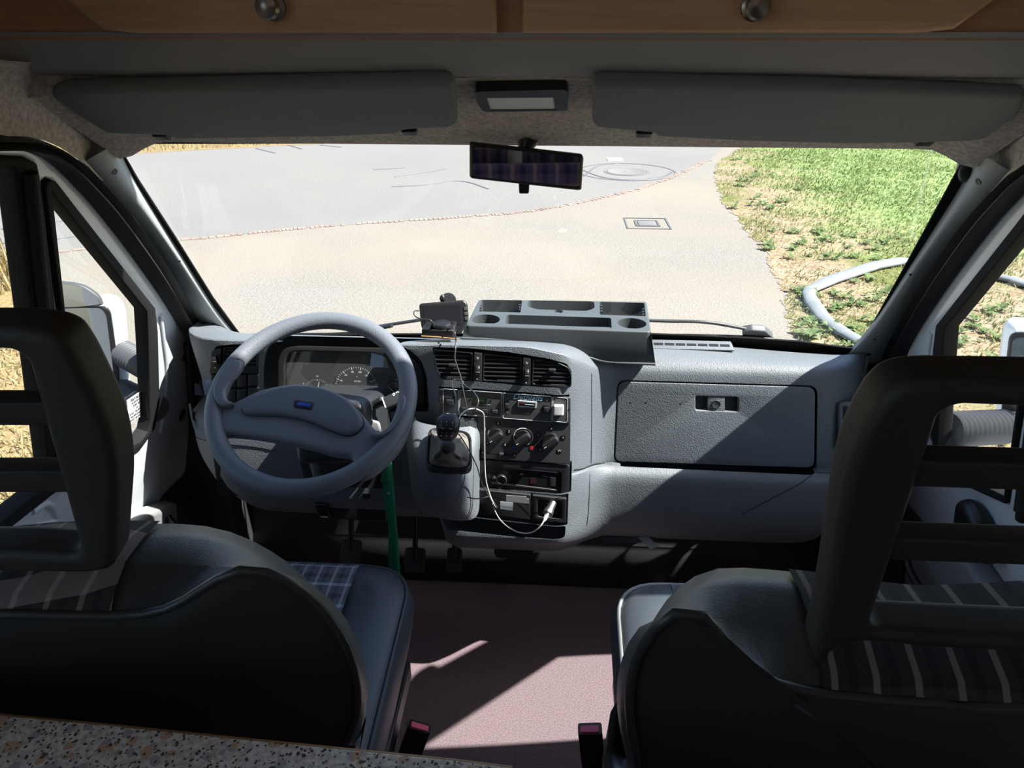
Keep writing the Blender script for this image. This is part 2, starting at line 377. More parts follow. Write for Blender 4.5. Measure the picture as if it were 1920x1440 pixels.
def verge_nodes(m, lawn_cols):
    n = m.node_tree.nodes; l = m.node_tree.links; b = n['Principled BSDF']; old = b.inputs['Base Color'].links[0].from_socket
    tc = N(m, 'ShaderNodeTexCoord'); sx = N(m, 'ShaderNodeSeparateXYZ'); l.new(tc.outputs['Object'], sx.inputs[0])
    ns = N(m, 'ShaderNodeTexNoise', Scale=1.6, Detail=7.0, Roughness=.7); l.new(tc.outputs['Object'], ns.inputs['Vector'])
    def ma(op, a, b_, c_=None):
        q = N(m, 'ShaderNodeMath', operation=op)
        for i, v in enumerate((a, b_, c_)):
            if v is None: continue
            if isinstance(v, (int, float)): q.inputs[i].default_value = v
            else: l.new(v, q.inputs[i])
        return q.outputs[0]
    nz = ma('MULTIPLY_ADD', ns.outputs[0], 4.4, -2.2)
    g = ma('ADD', ma('MULTIPLY_ADD', sx.outputs[1], -.08, ma('ADD', sx.outputs[0], -2.78)), nz); h = ma('ADD', ma('ADD', sx.outputs[1], -8.2), nz)
    def ss(v, lo, hi): q = N(m, 'ShaderNodeMapRange', interpolation_type='SMOOTHSTEP'); q.inputs[1].default_value = lo; q.inputs[2].default_value = hi; l.new(v, q.inputs[0]); return q.outputs[0]
    k = ma('MULTIPLY', ss(g, -.9, .9), ss(h, -1.4, .9)); k = ma('MAXIMUM', k, ma('MULTIPLY', ss(nz, .25, 1.0), .75))
    t = N(m, 'ShaderNodeTexNoise', Scale=9.0, Detail=6.0, Roughness=.75); rp = N(m, 'ShaderNodeValToRGB'); l.new(tc.outputs['Object'], t.inputs['Vector']); l.new(t.outputs[0], rp.inputs[0])
    rp.color_ramp.elements[0].position = .33; rp.color_ramp.elements[1].position = .66; rp.color_ramp.elements[0].color = (*lawn_cols[0], 1); rp.color_ramp.elements[1].color = (*lawn_cols[1], 1)
    x = N(m, 'ShaderNodeMix', data_type='RGBA'); l.new(k, x.inputs[0]); l.new(old, x.inputs[6]); l.new(rp.outputs[0], x.inputs[7]); l.new(x.outputs[2], b.inputs['Base Color'])
verge_nodes(soil, ((.065, .120, .030), (.235, .285, .11)))
def flat(name, pts, z, m, kind='structure'):
    tris = tessellate_polygon([[V((x, y, 0)) for x, y in pts]]); o = mesh(name, [(x, y, z) for x, y in pts], [tuple(t) for t in tris], m, smooth=False)
    if o.data.polygons[0].normal.z < 0: o.data.flip_normals()
    return tag(o, kind=kind)
line = [(-14, 3.2), (-8, 6.0), (-4.236, 7.787), (-2.834, 8.49), (-1.3, 9.05), (-.257, 9.508), (.8, 10.5), (1.705, 11.678), (2.853, 13.818), (3.6, 16)]
flat('ground', [(-14, -6), (14, -6), (14, 30), (-14, 30)], GZ-.002, grav)
flat('road_surface', line+[(4, 30), (-14, 30)], GZ, asph)
edge = [(3.3, 40), (3.741, 15.3), (2.9, 13.4), (2.551, 11.73), (2.38, 10.2), (2.349, 8.677), (2.30, 7.5), (2.188, 6.485), (1.914, 5.197), (1.7, 4.2), (1.55, 3), (1.5, -5)]
edge2 = []
for a, b in zip(edge[:-1], edge[1:]):
    for k in range(20): t = k/20; edge2.append((a[0]*(1-t)+b[0]*t+random.uniform(-.05, .05), a[1]*(1-t)+b[1]*t))
flat('ground_verge', edge2+[(1.5, -5), (14, -5), (14, 40)], GZ+.002, soil)
lawnp = [(4.6, 40), (4.3, 15.5), (3.7, 13.0), (3.5, 11.2), (3.35, 9.6), (3.6, 8.6), (4.2, 8.1), (5.0, 7.9), (14, 8.5), (14, 40)]
flat('ground_far_verge', [(-20, 8.0), (-11.5, 12.6), (-8.2, 13.9), (-5.7, 15.1), (-3.2, 16.1), (-2, 24), (-20, 24)], GZ+.003, dry)
flat('ground_left_verge', [(-20, 6.5), (-6.6, 6.55), (-5.3, 6.35), (-4.5, 5.7), (-3.6, 4.6), (-2.75, 3.8), (-2.3, 3.2), (-2.1, 1.5), (-2.1, -5), (-20, -5)], GZ+.003, dry)
# grass, weeds
def blades(name, spots, m, h, wd, label, cat, lean=.5, per=1):
    vs, fs = [], []
    for (x, y, s) in spots:
        for _ in range(per):
            a = random.uniform(0, 2*pi); hh = h*s*random.uniform(.6, 1.3); ww = wd*random.uniform(.7, 1.3); le = hh*lean*random.uniform(.2, 1.4)
            ox, oy = x+random.uniform(-.02, .02), y+random.uniform(-.02, .02); dx, dy = cos(a), sin(a); k = len(vs)
            vs += [(ox-dy*ww, oy+dx*ww, GZ+.004), (ox+dy*ww, oy-dx*ww, GZ+.004), (ox+dx*le*.4+dy*ww*.7, oy+dy*le*.4-dx*ww*.7, GZ+hh*.6), (ox+dx*le*.4-dy*ww*.7, oy+dy*le*.4+dx*ww*.7, GZ+hh*.6), (ox+dx*le, oy+dy*le, GZ+hh)]
            fs += [(k, k+1, k+2, k+3), (k+3, k+2, k+4)]
    o = mesh(name, vs, fs, m, smooth=False, rec=False); return tag(o, label, cat, kind='stuff')
def trans_leaf(name, c1, c2, sc=9):
    m = mat(name, c1, .7, col2=c2, vscale=sc, spec=.15); n = m.node_tree.nodes; l = m.node_tree.links
    t = n.new('ShaderNodeBsdfTranslucent'); x = n.new('ShaderNodeMixShader'); x.inputs[0].default_value = .45; r = [q for q in n if q.type == 'VALTORGB'][0]
    l.new(r.outputs[0], t.inputs[0]); l.new(n['Principled BSDF'].outputs[0], x.inputs[1]); l.new(t.outputs[0], x.inputs[2]); l.new(x.outputs[0], n['Material Output'].inputs[0]); return m
gg = trans_leaf('grass green', (.080, .135, .035), (.215, .285, .105), .9) if True else trans_leaf('grass green b', (0.096, 0.162, 0.036), (0.204, 0.276, 0.084)); gv = trans_leaf('verge green', (.11, .15, .045), (.30, .31, .13), 1.5); gd = trans_leaf('grass dry', (0.330, 0.258, 0.120), (0.444, 0.372, 0.216)); gw = trans_leaf('weed green', (0.102, 0.180, 0.060), (0.240, 0.300, 0.144), 20)
def inpoly(x, y, poly):
    c_ = False
    for i in range(len(poly)):
        x1, y1 = poly[i-1]; x2, y2 = poly[i]
        if (y1 > y) != (y2 > y) and x < (x2-x1)*(y-y1)/(y2-y1)+x1: c_ = not c_
    return c_
vp = edge2+[(1.5, -5), (14, -5), (14, 40)]
def patch(x, y): return .5*sin(x*3.1+1)*cos(y*2.3)+.4*sin(x*1.3+y*1.9)+.35*sin(x*7.1-y*3.3)+.3*sin(y*6.7+x*2.2)
def scatter(n_, fn, sc_=(.6, 1.2)):
    out = []
    while len(out) < n_:
        y = 2.2+15.3*random.random()**.8; x = random.uniform(1.6, 3.2+.55*y)
        if inpoly(x, y, vp) and random.random() < fn(x, y): out.append((x, y, random.uniform(*sc_)))
    return out
blades('lawn_grass', scatter(30000, lambda x, y: max(0, vmask(x, y)*(1+.5*patch(x, y)))), gg, .040, .008, 'thick green lawn grass to the right of the road', 'grass', .9)
blades('verge_grass', scatter(22000, lambda x, y: max(0, min(1, .35+.8*patch(x, y)))*(1-.6*vmask(x, y))), gv, .040, .006, 'patchy green grass on dry soil beside the road', 'grass', .9)
blades('dry_grass', scatter(9000, lambda x, y: max(0, min(1, .4-.7*patch(x, y)))*(1-vmask(x, y))), gd, .030, .005, 'short straw-coloured grass on the soil near the grey hose', 'grass', 1.2)
sp = [(random.uniform(-8, -4.95), random.uniform(4.8, 6.5), random.uniform(.5, 1.4)) for _ in range(7000)]
blades('tall_dry_grass', sp, gd, .40, .008, 'tall yellow dry grass beyond the driver side window', 'grass', .45)
sp = [(random.uniform(-5.2, -2.4), random.uniform(1.2, 4.7), random.uniform(.5, 1.2)) for _ in range(9000)]
sp = [s for s in sp if s[0] < -2.3-.55*max(0, s[1]-3.2)]
blades('low_dry_grass', sp[:6500], gd, .09, .006, 'matted straw grass seen through the driver headrest slots', 'grass', .9)
blades('low_green_grass', [s for s in sp[6500:] if s[1] < 2.6] , gw, .07, .010, 'green tufts low in the headrest slots on the driver side', 'grass', .6, 2)
sp = [(random.uniform(-12, -3.4), 0, 1) for _ in range(5000)]
sp = [(x, 13.9+(x+8.2)*.5+random.uniform(.1, 2.2), 1) for x, _, _ in sp]
blades('far_dry_grass', sp, gd, .08, .010, 'strip of dry grass across the road, far upper left', 'grass')
def weed(vs, fs, x, y, r, nl):
    for i in range(nl):
        a = 2*pi*i/nl+random.uniform(-.3, .3); L = r*random.uniform(.6, 1.15); wd = L*.2; hh = L*random.uniform(.25, .7); dx, dy = cos(a), sin(a); k = len(vs)
        for t, ww, z in ((0, .25, 0), (.35, .9, .6), (.7, 1, 1), (1, .05, .75)):
            for s in (-1, 1): vs.append((x+dx*L*t-dy*wd*ww*s, y+dy*L*t+dx*wd*ww*s, GZ+.01+hh*z))
        for j in range(3): fs.append((k+2*j, k+2*j+1, k+2*j+3, k+2*j+2))
vs, fs = [], []
cl = [P(*q, Z=GZ) for q in [(1500, 575), (1520, 590), (1490, 585), (1640, 500), (1690, 515), (1600, 560), (1560, 455), (1550, 460), (1500, 440), (1470, 460), (1420, 330), (1400, 300), (1440, 385), (1410, 345), (1480, 480), (1460, 620), (1510, 625), (1480, 600), (1530, 615), (1660, 545), (1640, 575), (1655, 590), (1600, 600), (1590, 640), (1380, 400), (1450, 300), (1400, 380), (1620, 620), (1840, 640), (1870, 620), (1850, 600), (1810, 640), (1640, 440), (1680, 460), (1560, 620), (1860, 760), (1800, 770), (1830, 850)]]
for p in cl:
    for _ in range(7):
        wx, wy = p.x+random.gauss(0, .25), p.y+random.gauss(0, .32)
        if wx < 0 or inpoly(wx-.05, wy, vp): weed(vs, fs, wx, wy, random.uniform(.03, .10), random.randint(6, 11))
tag(mesh('weeds', vs, fs, gw, smooth=False, rec=False), 'broad-leaved green weeds scattered over the dry soil verge', 'weeds', kind='stuff')
# brick joint line across the road
vs, fs = [], []
lp = cr([V((x, y, 0)) for x, y in line[1:9]], 26); acc = 0; last = lp[0]
parts = []
for a, b in zip(lp[:-1], lp[1:]):
    d = (b-a); t = d.normalized(); nrm = V((-t.y, t.x, 0))
    if random.random() < .9:
        c_ = a+nrm*random.uniform(-.02, .02); L = d.length*random.uniform(.7, .92); q = [c_-nrm*.045, c_+t*L-nrm*.045, c_+t*L+nrm*.045, c_+nrm*.045]
        parts.append(([(p.x, p.y, GZ+z) for z in (-.02, .006) for p in q], [(4, 5, 6, 7), (0, 1, 5, 4), (1, 2, 6, 5), (2, 3, 7, 6), (3, 0, 4, 7)]))
brickm = mat('clinker brick', (.17, .125, .10), .8, col2=(.26, .20, .165), vscale=3, bump=.4, bscale=60)
tag(multi('brick_joint', parts, brickm), 'row of flush reddish bricks crossing the road surface', 'paving', kind='structure')
# tar seams
def seam(pts, wd, name='tar_seam'):
    q = cr([P(*p, Z=GZ+.004) for p in pts], 8); rows = []
    for i, p in enumerate(q):
        t = (q[min(i+1, len(q)-1)]-q[max(i-1, 0)]).normalized(); nn = V((-t.y, t.x, 0)); ww = wd*random.uniform(.6, 1.3)
        rows.append([p-nn*ww+V((0, 0, -.004)), p-nn*ww*.8+V((0, 0, .003)), p+nn*ww*.8+V((0, 0, .003)), p+nn*ww+V((0, 0, -.004))])
    return tag(gridm(name, rows, tar), kind='structure')
for pts in ([(734, 350), (800, 347), (850, 340), (880, 342), (915, 354)], [(740, 332), (790, 326), (835, 317)], [(700, 318), (760, 315)], [(480, 278), (515, 287)], [(540, 272), (565, 279)], [(1095, 330), (1120, 312), (1160, 307)], [(1090, 318), (1130, 332), (1180, 337), (1240, 332), (1262, 322)], [(0, 430), (25, 428), (60, 420)], [(95, 418), (145, 411)], [(100, 450), (160, 441)], [(0, 455), (30, 459)], [(600, 272), (640, 276)]):
    seam(pts, .022)
def ringflat(name, c_, r0, r1, z, m, parent, h=.01):
    prof = [(r0, 0), (r0, h), (r1, h), (r1, 0)]; vs, fs = [], []; n = 48
    for r, hh in prof:
        for k in range(n): a = 2*pi*k/n; vs.append((c_[0]+r*cos(a), c_[1]+r*sin(a), z+hh))
    for i in range(4):
        for k in range(n): fs.append((i*n+k, i*n+(k+1) % n, ((i+1) % 4)*n+(k+1) % n, ((i+1) % 4)*n+k))
    return mesh(name, vs, fs, m, parent)
mc = P(1175, 322, Z=GZ)
t = thing('manhole_cover', 'round cast-iron manhole cover in the road right of the mirror', 'manhole cover', (mc.x, mc.y, GZ))
lathe('lid', (mc.x, mc.y, GZ-.02), (0, 0, 1), [(.0, 0), (.33, 0), (.33, .029), (.30, .029), (.295, .026), (.05, .026), (.045, .030), (0, .030)], asph, t, 48)
ringflat('frame', mc, .34, .385, GZ-.01, iron, t, .017); ringflat('surround_joint', mc, .80, .83, GZ-.01, tar, t, .015)
dc = P(1213, 419, Z=GZ)
t = thing('drain_cover', 'small square iron cover set in the forecourt below the manhole', 'drain cover', (dc.x, dc.y, GZ))
df = Fr((dc.x, dc.y, GZ+.004), (0, 0, 1), (0, 1, 0))
plate('lid', df, [rl([(-.11, -.11), (.11, -.11), (.11, .11), (-.11, .11)], .02)], .02, iron, t, .002, .003)
plate('frame', df, [[(-.15, -.15), (.15, -.15), (.15, .15), (-.15, .15)], [(-.125, -.125), (.125, -.125), (.125, .125), (-.125, .125)]], .02, tar, t, 0, .002)
plate('joint', df, [[(-.27, -.28), (.27, -.28), (.27, .28), (-.27, .28)], [(-.25, -.26), (.25, -.26), (.25, .26), (-.25, .26)]], .02, tar, t, 0, .001)
pc = P(1153, 299, Z=GZ+.006)
tag(box('road_marker', (pc.x-.14, pc.y-.16, GZ), (pc.x+.14, pc.y+.16, GZ+.012), whitel), 'small pale square plate lying in the road above the manhole', 'marker')
# flat hose on the verge
def hosepath(px): return [P(*q, Z=GZ+.035) for q in px]
tube('hose', hosepath([(1760, 500), (1705, 488), (1690, 489), (1640, 498), (1560, 524), (1518, 543), (1516, 552), (1524, 568), (1545, 597), (1580, 622), (1620, 645), (1680, 690)]), [.055, .05, .075, .08, .075, .06, .06, .07, .065, .065, .06, .06], hosem, None, 20, flat=.45, up=(0, 0, 1))
tag(bpy.data.objects['hose'], 'kinked grey lay-flat hose on the grass right of the road', 'hose')
tube('hose', hosepath([(1840, 505), (1872, 519), (1900, 525), (1960, 545), (2050, 580)]), .06, hosem, None, 20, flat=.45, up=(0, 0, 1))
tag(bpy.data.objects['hose.001'], 'dark grey hose end seen through the passenger side window', 'hose')

# ================================================================ van shell
WB = (.80, 1.645, .86)          # windscreen lower corner (right), mirrored for left
WT = (.690, 1.20, 1.392)        # windscreen upper corner
DLF = Fr((-.93, 0, .7), (1, 0, -.3))
# floor + firewall
tag(box('floor', (-1.25, -3.2, -.06), (1.25, 1.85, 0), carpet), kind='structure')
gridm('trim_1', [[V((x, 1.72, .0)), V((x, 1.78, .12)), V((x, 1.80, .45)), V((x, 1.74, .80))] for x in (-1.0, -.4, .3, 1.0)], mdark, thick=.01); tag(bpy.data.objects['trim_1'], kind='structure')
SWF = Fr((-1.06, 0, 0), (1, 0, 0))
plate('wall_left', SWF, [[(-3.2, -.1), (.28, -.1), (.28, 2.2), (-3.2, 2.2)], [(-1.5, 1.09), (.2, 1.09), (.2, 1.98), (-1.5, 1.98)]], .06, wallm); tag(bpy.data.objects['wall_left'], kind='structure')
tag(mesh('window_2', [(-1.09, -1.5, 1.09), (-1.09, .2, 1.09), (-1.09, .2, 1.98), (-1.09, -1.5, 1.98)], [(0, 1, 2, 3)], glassd, smooth=False), kind='structure')
tag(box('wall_right', (1.06, -3.2, -.1), (1.12, .28, 2.2), wallm), kind='structure')
tag(box('wall_back', (-1.12, -3.3, -.1), (1.12, -3.2, 2.2), wallm), kind='structure')
plate('ceiling_rear', Fr((0, 0, 2.15), (0, 0, -1), (0, 1, 0)), [[(-1.12, -3.3), (1.12, -3.3), (1.12, 1.22), (-1.12, 1.22)], [(-.3, -2.4), (.2, -2.4), (.2, -1.9), (-.3, -1.9)]], .05, wallm); tag(bpy.data.objects['ceiling_rear'], kind='structure')
tag(mesh('fill_rooflight', [(-.3, -2.4, 2.19), (.2, -2.4, 2.19), (.2, -1.9, 2.19), (-.3, -1.9, 2.19)], [(0, 1, 2, 3)], mat('opal fill rooflight', (.8, .8, .8), .5), smooth=False), kind='structure')  # unseen rooflight, added to brighten the rear of the camper
om = MATS['opal fill rooflight']; tb_ = om.node_tree.nodes.new('ShaderNodeBsdfTranslucent'); tb_.inputs[0].default_value = (.8, .8, .8, 1); om.node_tree.links.new(tb_.outputs[0], om.node_tree.nodes['Material Output'].inputs[0])
for s, nm in ((-1, 'trim_2'), (1, 'trim_3')):
    a, b = sorted((s*.74, s*1.12)); tag(box(nm, (a, .24, -.1), (b, .30, 2.15), wallm), kind='structure')
for s, nm in ((-1, 'wall_left_upper'), (1, 'wall_right_upper')):
    a, b = sorted((s*.765, s*.785)); tag(box(nm, (a, .28, 1.435), (b, 1.22, 2.2), bandm), kind='structure')
tag(box('roof_front', (-.80, 1.20, 1.47), (.80, 1.25, 1.56), roofm), kind='structure')
# headliner
def dip(x, Y):
    a = abs(x); t = (Y-1.0)/.2; x0 = .54+.08*max(0, min(1, t)); s = sstep(x0, .70, a)
    return .028*s
prof = [(1.012, 147), (1.022, 150), (1.035, 157), (1.07, 184), (1.11, 211), (1.15, 239), (1.185, 262), (1.200, 270.5), (1.206, 273)]
zc = [(Y, zrow(0, Y, r)) for Y, r in prof]; zc += [(1.215, zc[-1][1]+.01), (1.24, zc[-1][1]+.08)]
zc = [(1.012, zc[0][1]+.03)]+zc
rows = []
for i in range(61):
    x = -.70+1.40*i/60; rows.append([V((x, Y, z-dip(x, Y)-.0*abs(x))) for Y, z in zc])
tag(gridm('ceiling', rows, feltm), kind='structure')
bp = [(.955, 60), (.958, 76), (.966, 95), (.975, 118), (.985, 134), (1.0, 143), (1.02, 145)]
rows = []
for i in range(61):
    x = -1.0+2.0*i/60; rows.append([V((x, Y, zrow(0, Y, r))) for k, (Y, r) in enumerate(bp)])
tag(gridm('trim_4', rows, bandm), kind='structure')

def side_felt():
    A = [P(-160, 146, Y=.86), P(0, 147, Y=.955), P(50, 149, Y=1.0), P(100, 160, Y=1.05), P(135, 190, Y=1.09), P(165, 232, Y=1.14), P(192, 272, Y=1.20), P(206, 276, Y=1.213)]
    B = [DLF.w(*DLF.px(*q), .012) for q in [(-160, 246), (0, 250), (45, 253), (90, 268), (125, 290), (155, 312), (180, 335), (196, 330)]]
    A = cr([V((-.72, .30, A[0].z))]+A, 5); B = cr([V((-.725, .30, B[0].z))]+B, 5); rows = []
    for a, b in zip(A, B):
        m_ = a.lerp(b, .5)+V((-.012, .004, .012)); rows.append([a+V((.03, 0, .02))]+[a*(1-t)**2+m_*2*t*(1-t)+b*t*t for t in [k/8 for k in range(9)]])
    return tag(gridm('trim_9', rows, feltm), kind='structure')
SF_ = side_felt()
# ---- locker
LF = Fr((0, .95, 1.56), (0, -1, 0))
zb = zrow(-.02, .95, 75)
t = thing('overhead_locker', 'brown wooden overhead locker with knobbed doors along the top', 'cabinet', (0, 1.0, zb))
box('body', (-.765, .957, zb), (.765, 1.22, 2.14), woodf, t)
bh = LF.loc((0, .95, zb))[1]
def rng(x0, x1, top=.55, low=62): return LF.px(x0, low)[0], LF.px(x1, low)[0], LF.px((x0+x1)/2, low)[1], top
for (x0, x1, kx, cl_, cr_) in ((-800, 20, None, 0, 1), (130, 932, 521, 1, 0), (980, 1862, 1408, 0, 1)):
    u0, u1, v0, v1 = rng(x0, x1)
    lpp = [(u0, v1), (u0, v0+.10)]+([(u0+.012, v0+.035), (u0+.05, v0+.004), (u0+.09, v0)] if cl_ else [(u0, v0)])
    lpp += ([(u1-.09, v0), (u1-.05, v0+.004), (u1-.012, v0+.035)] if cr_ else [(u1, v0)])+[(u1, v0+.10), (u1, v1)]
    d = plate('door', LF, [lpp], .02, woodd, t, .006, .014, 3)
    if kx:
        ku, kv = LF.px(kx, 14); k_ = LF.w(ku, kv, .014)
        lathe('knob', k_, (0, -1, 0), [(.013, 0), (.0155, .002), (.015, .005), (.008, .008), (.008, .013), (.0135, .017), (.0145, .021), (.012, .026), (.006, .028), (0, .0285)], knobm, d, 28)

# ---- windscreen glass and frit
wn = V((0, WT[2]-WB[2], WB[1]-WT[1])); wn = V((0, -(WT[2]-WB[2]), -(WB[1]-WT[1])))
WF = Fr((0, WB[1], WB[2]), wn)   # normal towards cab
wtop = WF.loc((0, WT[1], WT[2]))[1]
g = mesh('window_1', [WF.w(-.87, -.06, -.015), WF.w(.87, -.06, -.015), WF.w(.735, wtop+.03, -.015), WF.w(-.735, wtop+.03, -.015)], [(0, 1, 2, 3)], glassm, smooth=False); tag(g, kind='structure')
uo = [WF.loc(WB)[0], WF.loc(WT)[0]]
# black edge band of the windscreen
fritm = mat('frit band', (.01, .01, .011), .9, spec=.1)
def fl(px): return WF.px(*px, -.012)
inL = [fl(q) for q in [(219, 270), (260, 340), (330, 448), (400, 560), (450, 628)]]
inB = [fl(q) for q in [(450, 629), (600, 628), (800, 627), (1000, 628), (1225, 627), (1308, 630), (1412, 635), (1500, 641), (1551, 648), (1604, 661)]]
inR = [fl(q) for q in [(1610, 655), (1700, 495), (1812, 290), (1822, 268)]]
plate('window_frame', WF, [[(-.745, wtop+.03), (-.875, -.08), (.875, -.08), (.745, wtop+.03)], [inL[0], *inL[1:-1], (inL[-1][0]-.0, inL[-1][1]), *inB[1:-1], *inR]], .004, fritm, None, 0, -.012)
tag(bpy.data.objects['window_frame'], kind='structure')

# ---- pillar trims
def pillar(side):
    ip = [(212, 272), (236, 320), (262, 365), (336, 482), (400, 582), (447, 640), (470, 668)]
    op = [(148, 296), (190, 345), (236, 400), (300, 490), (340, 560), (376, 640), (384, 668)]
    A = [WF.w(*WF.px(*q)) for q in ip]; B = [DLF.w(*DLF.px(*q), .012) for q in op]
    A = cr(A, 5); B = cr(B, 5); rows = []
    for a, b in zip(A, B):
        m_ = a.lerp(b, .45)+V((.028, -.030, .008)); r = [a+V((-.004, .02, 0)), a]
        for k in range(1, 8):
            t_ = k/8; r.append(a*(1-t_)**2+m_*2*t_*(1-t_)+b*t_*t_)
        rows.append(r+[b, b+V((-.02, 0, 0))])
    o = gridm('trim_5', rows, pillm)
    hs = []
    for i, (qx, qy) in enumerate([(215, 322), (336, 490), (401, 607)]):
        r_ = ray(qx, qy); best = None
        me = o.data; from mathutils.bvhtree import BVHTree
        bv = BVHTree.FromObject(o, bpy.context.evaluated_depsgraph_get()) if i == 0 else bv
        h = bv.ray_cast(CAMP, r_.normalized())
        if h[0]: lathe('screw_hole', h[0]+h[1]*(.001 if h[1].dot(r_) < 0 else -.001), h[1] if h[1].dot(r_) < 0 else -h[1], [(.0055 if i == 0 else .003, -.002), (.0055 if i == 0 else .003, 0), (0, -.0005)], blackp, o, 14)
    return o
pillm = mat('pillar trim plastic', (.27, .29, .29), .6, .3, 420)
bpy.context.view_layer.update()
pl = pillar(-1); tag(pl, kind='structure')
def mirror_tree(o, parent=None, name=None):
    c_ = o.copy()
    if o.data:
        c_.data = o.data.copy()
        off = root_of(parent) if parent else V()
        for v in c_.data.vertices: v.co.x = -v.co.x
        c_.data.flip_normals()
    C.objects.link(c_); c_.parent = parent
    if name: c_.name = name
    if parent is None and not o.data: c_.location.x = -o.location.x
    elif parent: c_.location = -root_of(parent)
    for ch in [x for x in bpy.data.objects if x.parent == o]: mirror_tree(ch, c_)
    return c_
pr = mirror_tree(pl, None, 'trim_6'); mirror_tree(SF_, None, 'trim_10')

# ---- doors (left built, right mirrored)
def dp(pts): return DLF.pxs(pts)
d1 = thing('door_1', None, None, (-.93, .9, .3), kind='structure')
cor = (.30, -.52); sealmid = dp([(-120, 264), (0, 263), (60, 270), (108, 295), (165, 352), (209, 400), (284, 500), (345, 600), (361, 660), (362, 760), (364, 960)])
topv = sealmid[0][1]
qo = dp([(76, 352), (79, 341), (87, 334), (97, 338), (139, 392), (285, 576), (290, 619), (294, 753), (285, 802), (260, 836), (238, 851), (150, 882)])
qg = dp([(89, 357), (269, 582), (272, 640), (277, 785), (272, 808), (258, 826), (238, 836), (152, 868), (114, 575)])
def extend(v): return (.40, v)
mt = DLF.px(0, 293)[1]; sb = DLF.px(47, 925)[1]; gt = DLF.px(0, 313)[1]; gb = DLF.px(47, 912)[1]
mo = [(.56, mt)]+dp([(0, 293), (45, 295), (62, 304), (67, 325), (97, 570), (136, 893)])+[(.56, sb)]
mg = [(.60, gt)]+dp([(0, 313), (20, 315), (51, 570), (90, 900)])+[(.60, gb)]
plate('frame', DLF, [[(.24, topv), *sealmid, (1.74, -.70), (.24, -.70)], qo, mo], .035, whitep, d1, .006, 0, 3)
plate('quarter_window_gasket', DLF, [qo, qg], .03, gasket, d1, .0025, .008)
plate('window_gasket', DLF, [mo, mg], .034, gasket, d1, .006, .008)
dv = [(DLF.px(*q)) for q in [(38, 318), (66, 570), (112, 905)]]
tube('window_channel', [DLF.w(a, b, .012) for a, b in dv], .011, gasket, d1, 10)
for nm, lp_ in (('quarter_glass', qg), ('door_glass', mg)):
    tris = tessellate_polygon([[V((a, b, 0)) for a, b in lp_]]); mesh(nm, [DLF.w(a, b, -.02) for a, b in lp_], [tuple(q) for q in tris], glassd, d1, smooth=False)
# swept rubber seal
oe = [DLF.w(*DLF.px(*q)) for q in [(-120, 248), (0, 250), (45, 253), (90, 268), (125, 290), (155, 312), (236, 400), (307, 500), (352, 580), (382, 640), (388, 700)]]
ie = [DLF.w(*DLF.px(*q)) for q in [(-120, 275), (0, 275), (40, 282), (75, 295), (100, 313), (130, 342), (183, 400), (260, 500), (320, 590), (345, 645), (352, 717)]]
oe, ie = cr(oe, 5), cr(ie, 5); hs = [.0, .016, .022, .016, .007, .014, .024, .028, .02, .0]
gridm('door_seal', [[a.lerp(b, k/9)+DLF.n*(hs[k]+.004) for k in range(10)] for a, b in zip(oe, ie)], rubber, d1)
lower_ie = [DLF.w(*DLF.px(*q), .006) for q in [(346, 640), (352, 700), (356, 780), (358, 860), (362, 960), (358, 1040)]]
tube('lower_seal', lower_ie, .010, rubber, d1, 8, smooth_path=4)
tube('frame_edge', [DLF.w(*DLF.px(*q), .012) for q in [(356, 880), (362, 920), (364, 1000), (358, 1060)]], .0045, doorgrey, d1, 8, smooth_path=4)
# embossed swage on the painted frame
for pts in ([(300, 590), (306, 640), (312, 700), (306, 770), (300, 810)], [(60, 960), (90, 945), (105, 975), (60, 990)]):
    tube('swage', [DLF.w(*DLF.px(*q), -.002) for q in pts], .008, whitep, d1, 10, smooth_path=6)
for q, r in (((341, 778), .016), ((345, 670), .010)):
    c_ = DLF.w(*DLF.px(*q), .0); lathe('rubber_plug', c_, DLF.n, [(r, 0), (r, .003), (r*.6, .005), (0, .0055)], blackp, d1, 24)
# door card, pocket, handle
plate('door_card', DLF, [dp([(303, 930), (350, 882), (361, 892), (364, 1080), (300, 1100), (262, 1030)])], .01, mdark, d1, .003, .012)
cardtop = dp([(180, 985), (238, 957), (300, 936)])
plate('door_pocket', DLF, [[(.35, -.27)]+cardtop+[(DLF.px(312, 1080)), (1.35, -.52), (.35, -.52)]], .05, doorgrey, d1, .012, .05, 4)
hv = DLF.px(262, 985); tube('pull_handle', [DLF.w(hv[0]-.06, hv[1]-.05, .05), DLF.w(hv[0]-.04, hv[1]-.045, .08), DLF.w(hv[0]+.02, hv[1]-.01, .085), DLF.w(hv[0]+.045, hv[1]+.01, .05)], .010, blackp, d1, 10, smooth_path=6)
def handle_cap(par, fr, u, v):
    lp_ = rl([(u-.075, v-.05), (u+.065, v-.05), (u+.045, v+.045), (u+.005, v+.06), (u-.05, v+.04)], .03, 6); return plate('handle_housing', fr, [lp_], .045, blackp, par, .02, .045, 5)
# right door handle housing lies at this place; the left one is its mirror image
DRF = Fr((.93, 0, .7), (-1, 0, -.3))
q = DRF.px(1850, 985); handle_cap(d1, DLF, -q[0], q[1])
d2 = mirror_tree(d1, None, 'door_2')

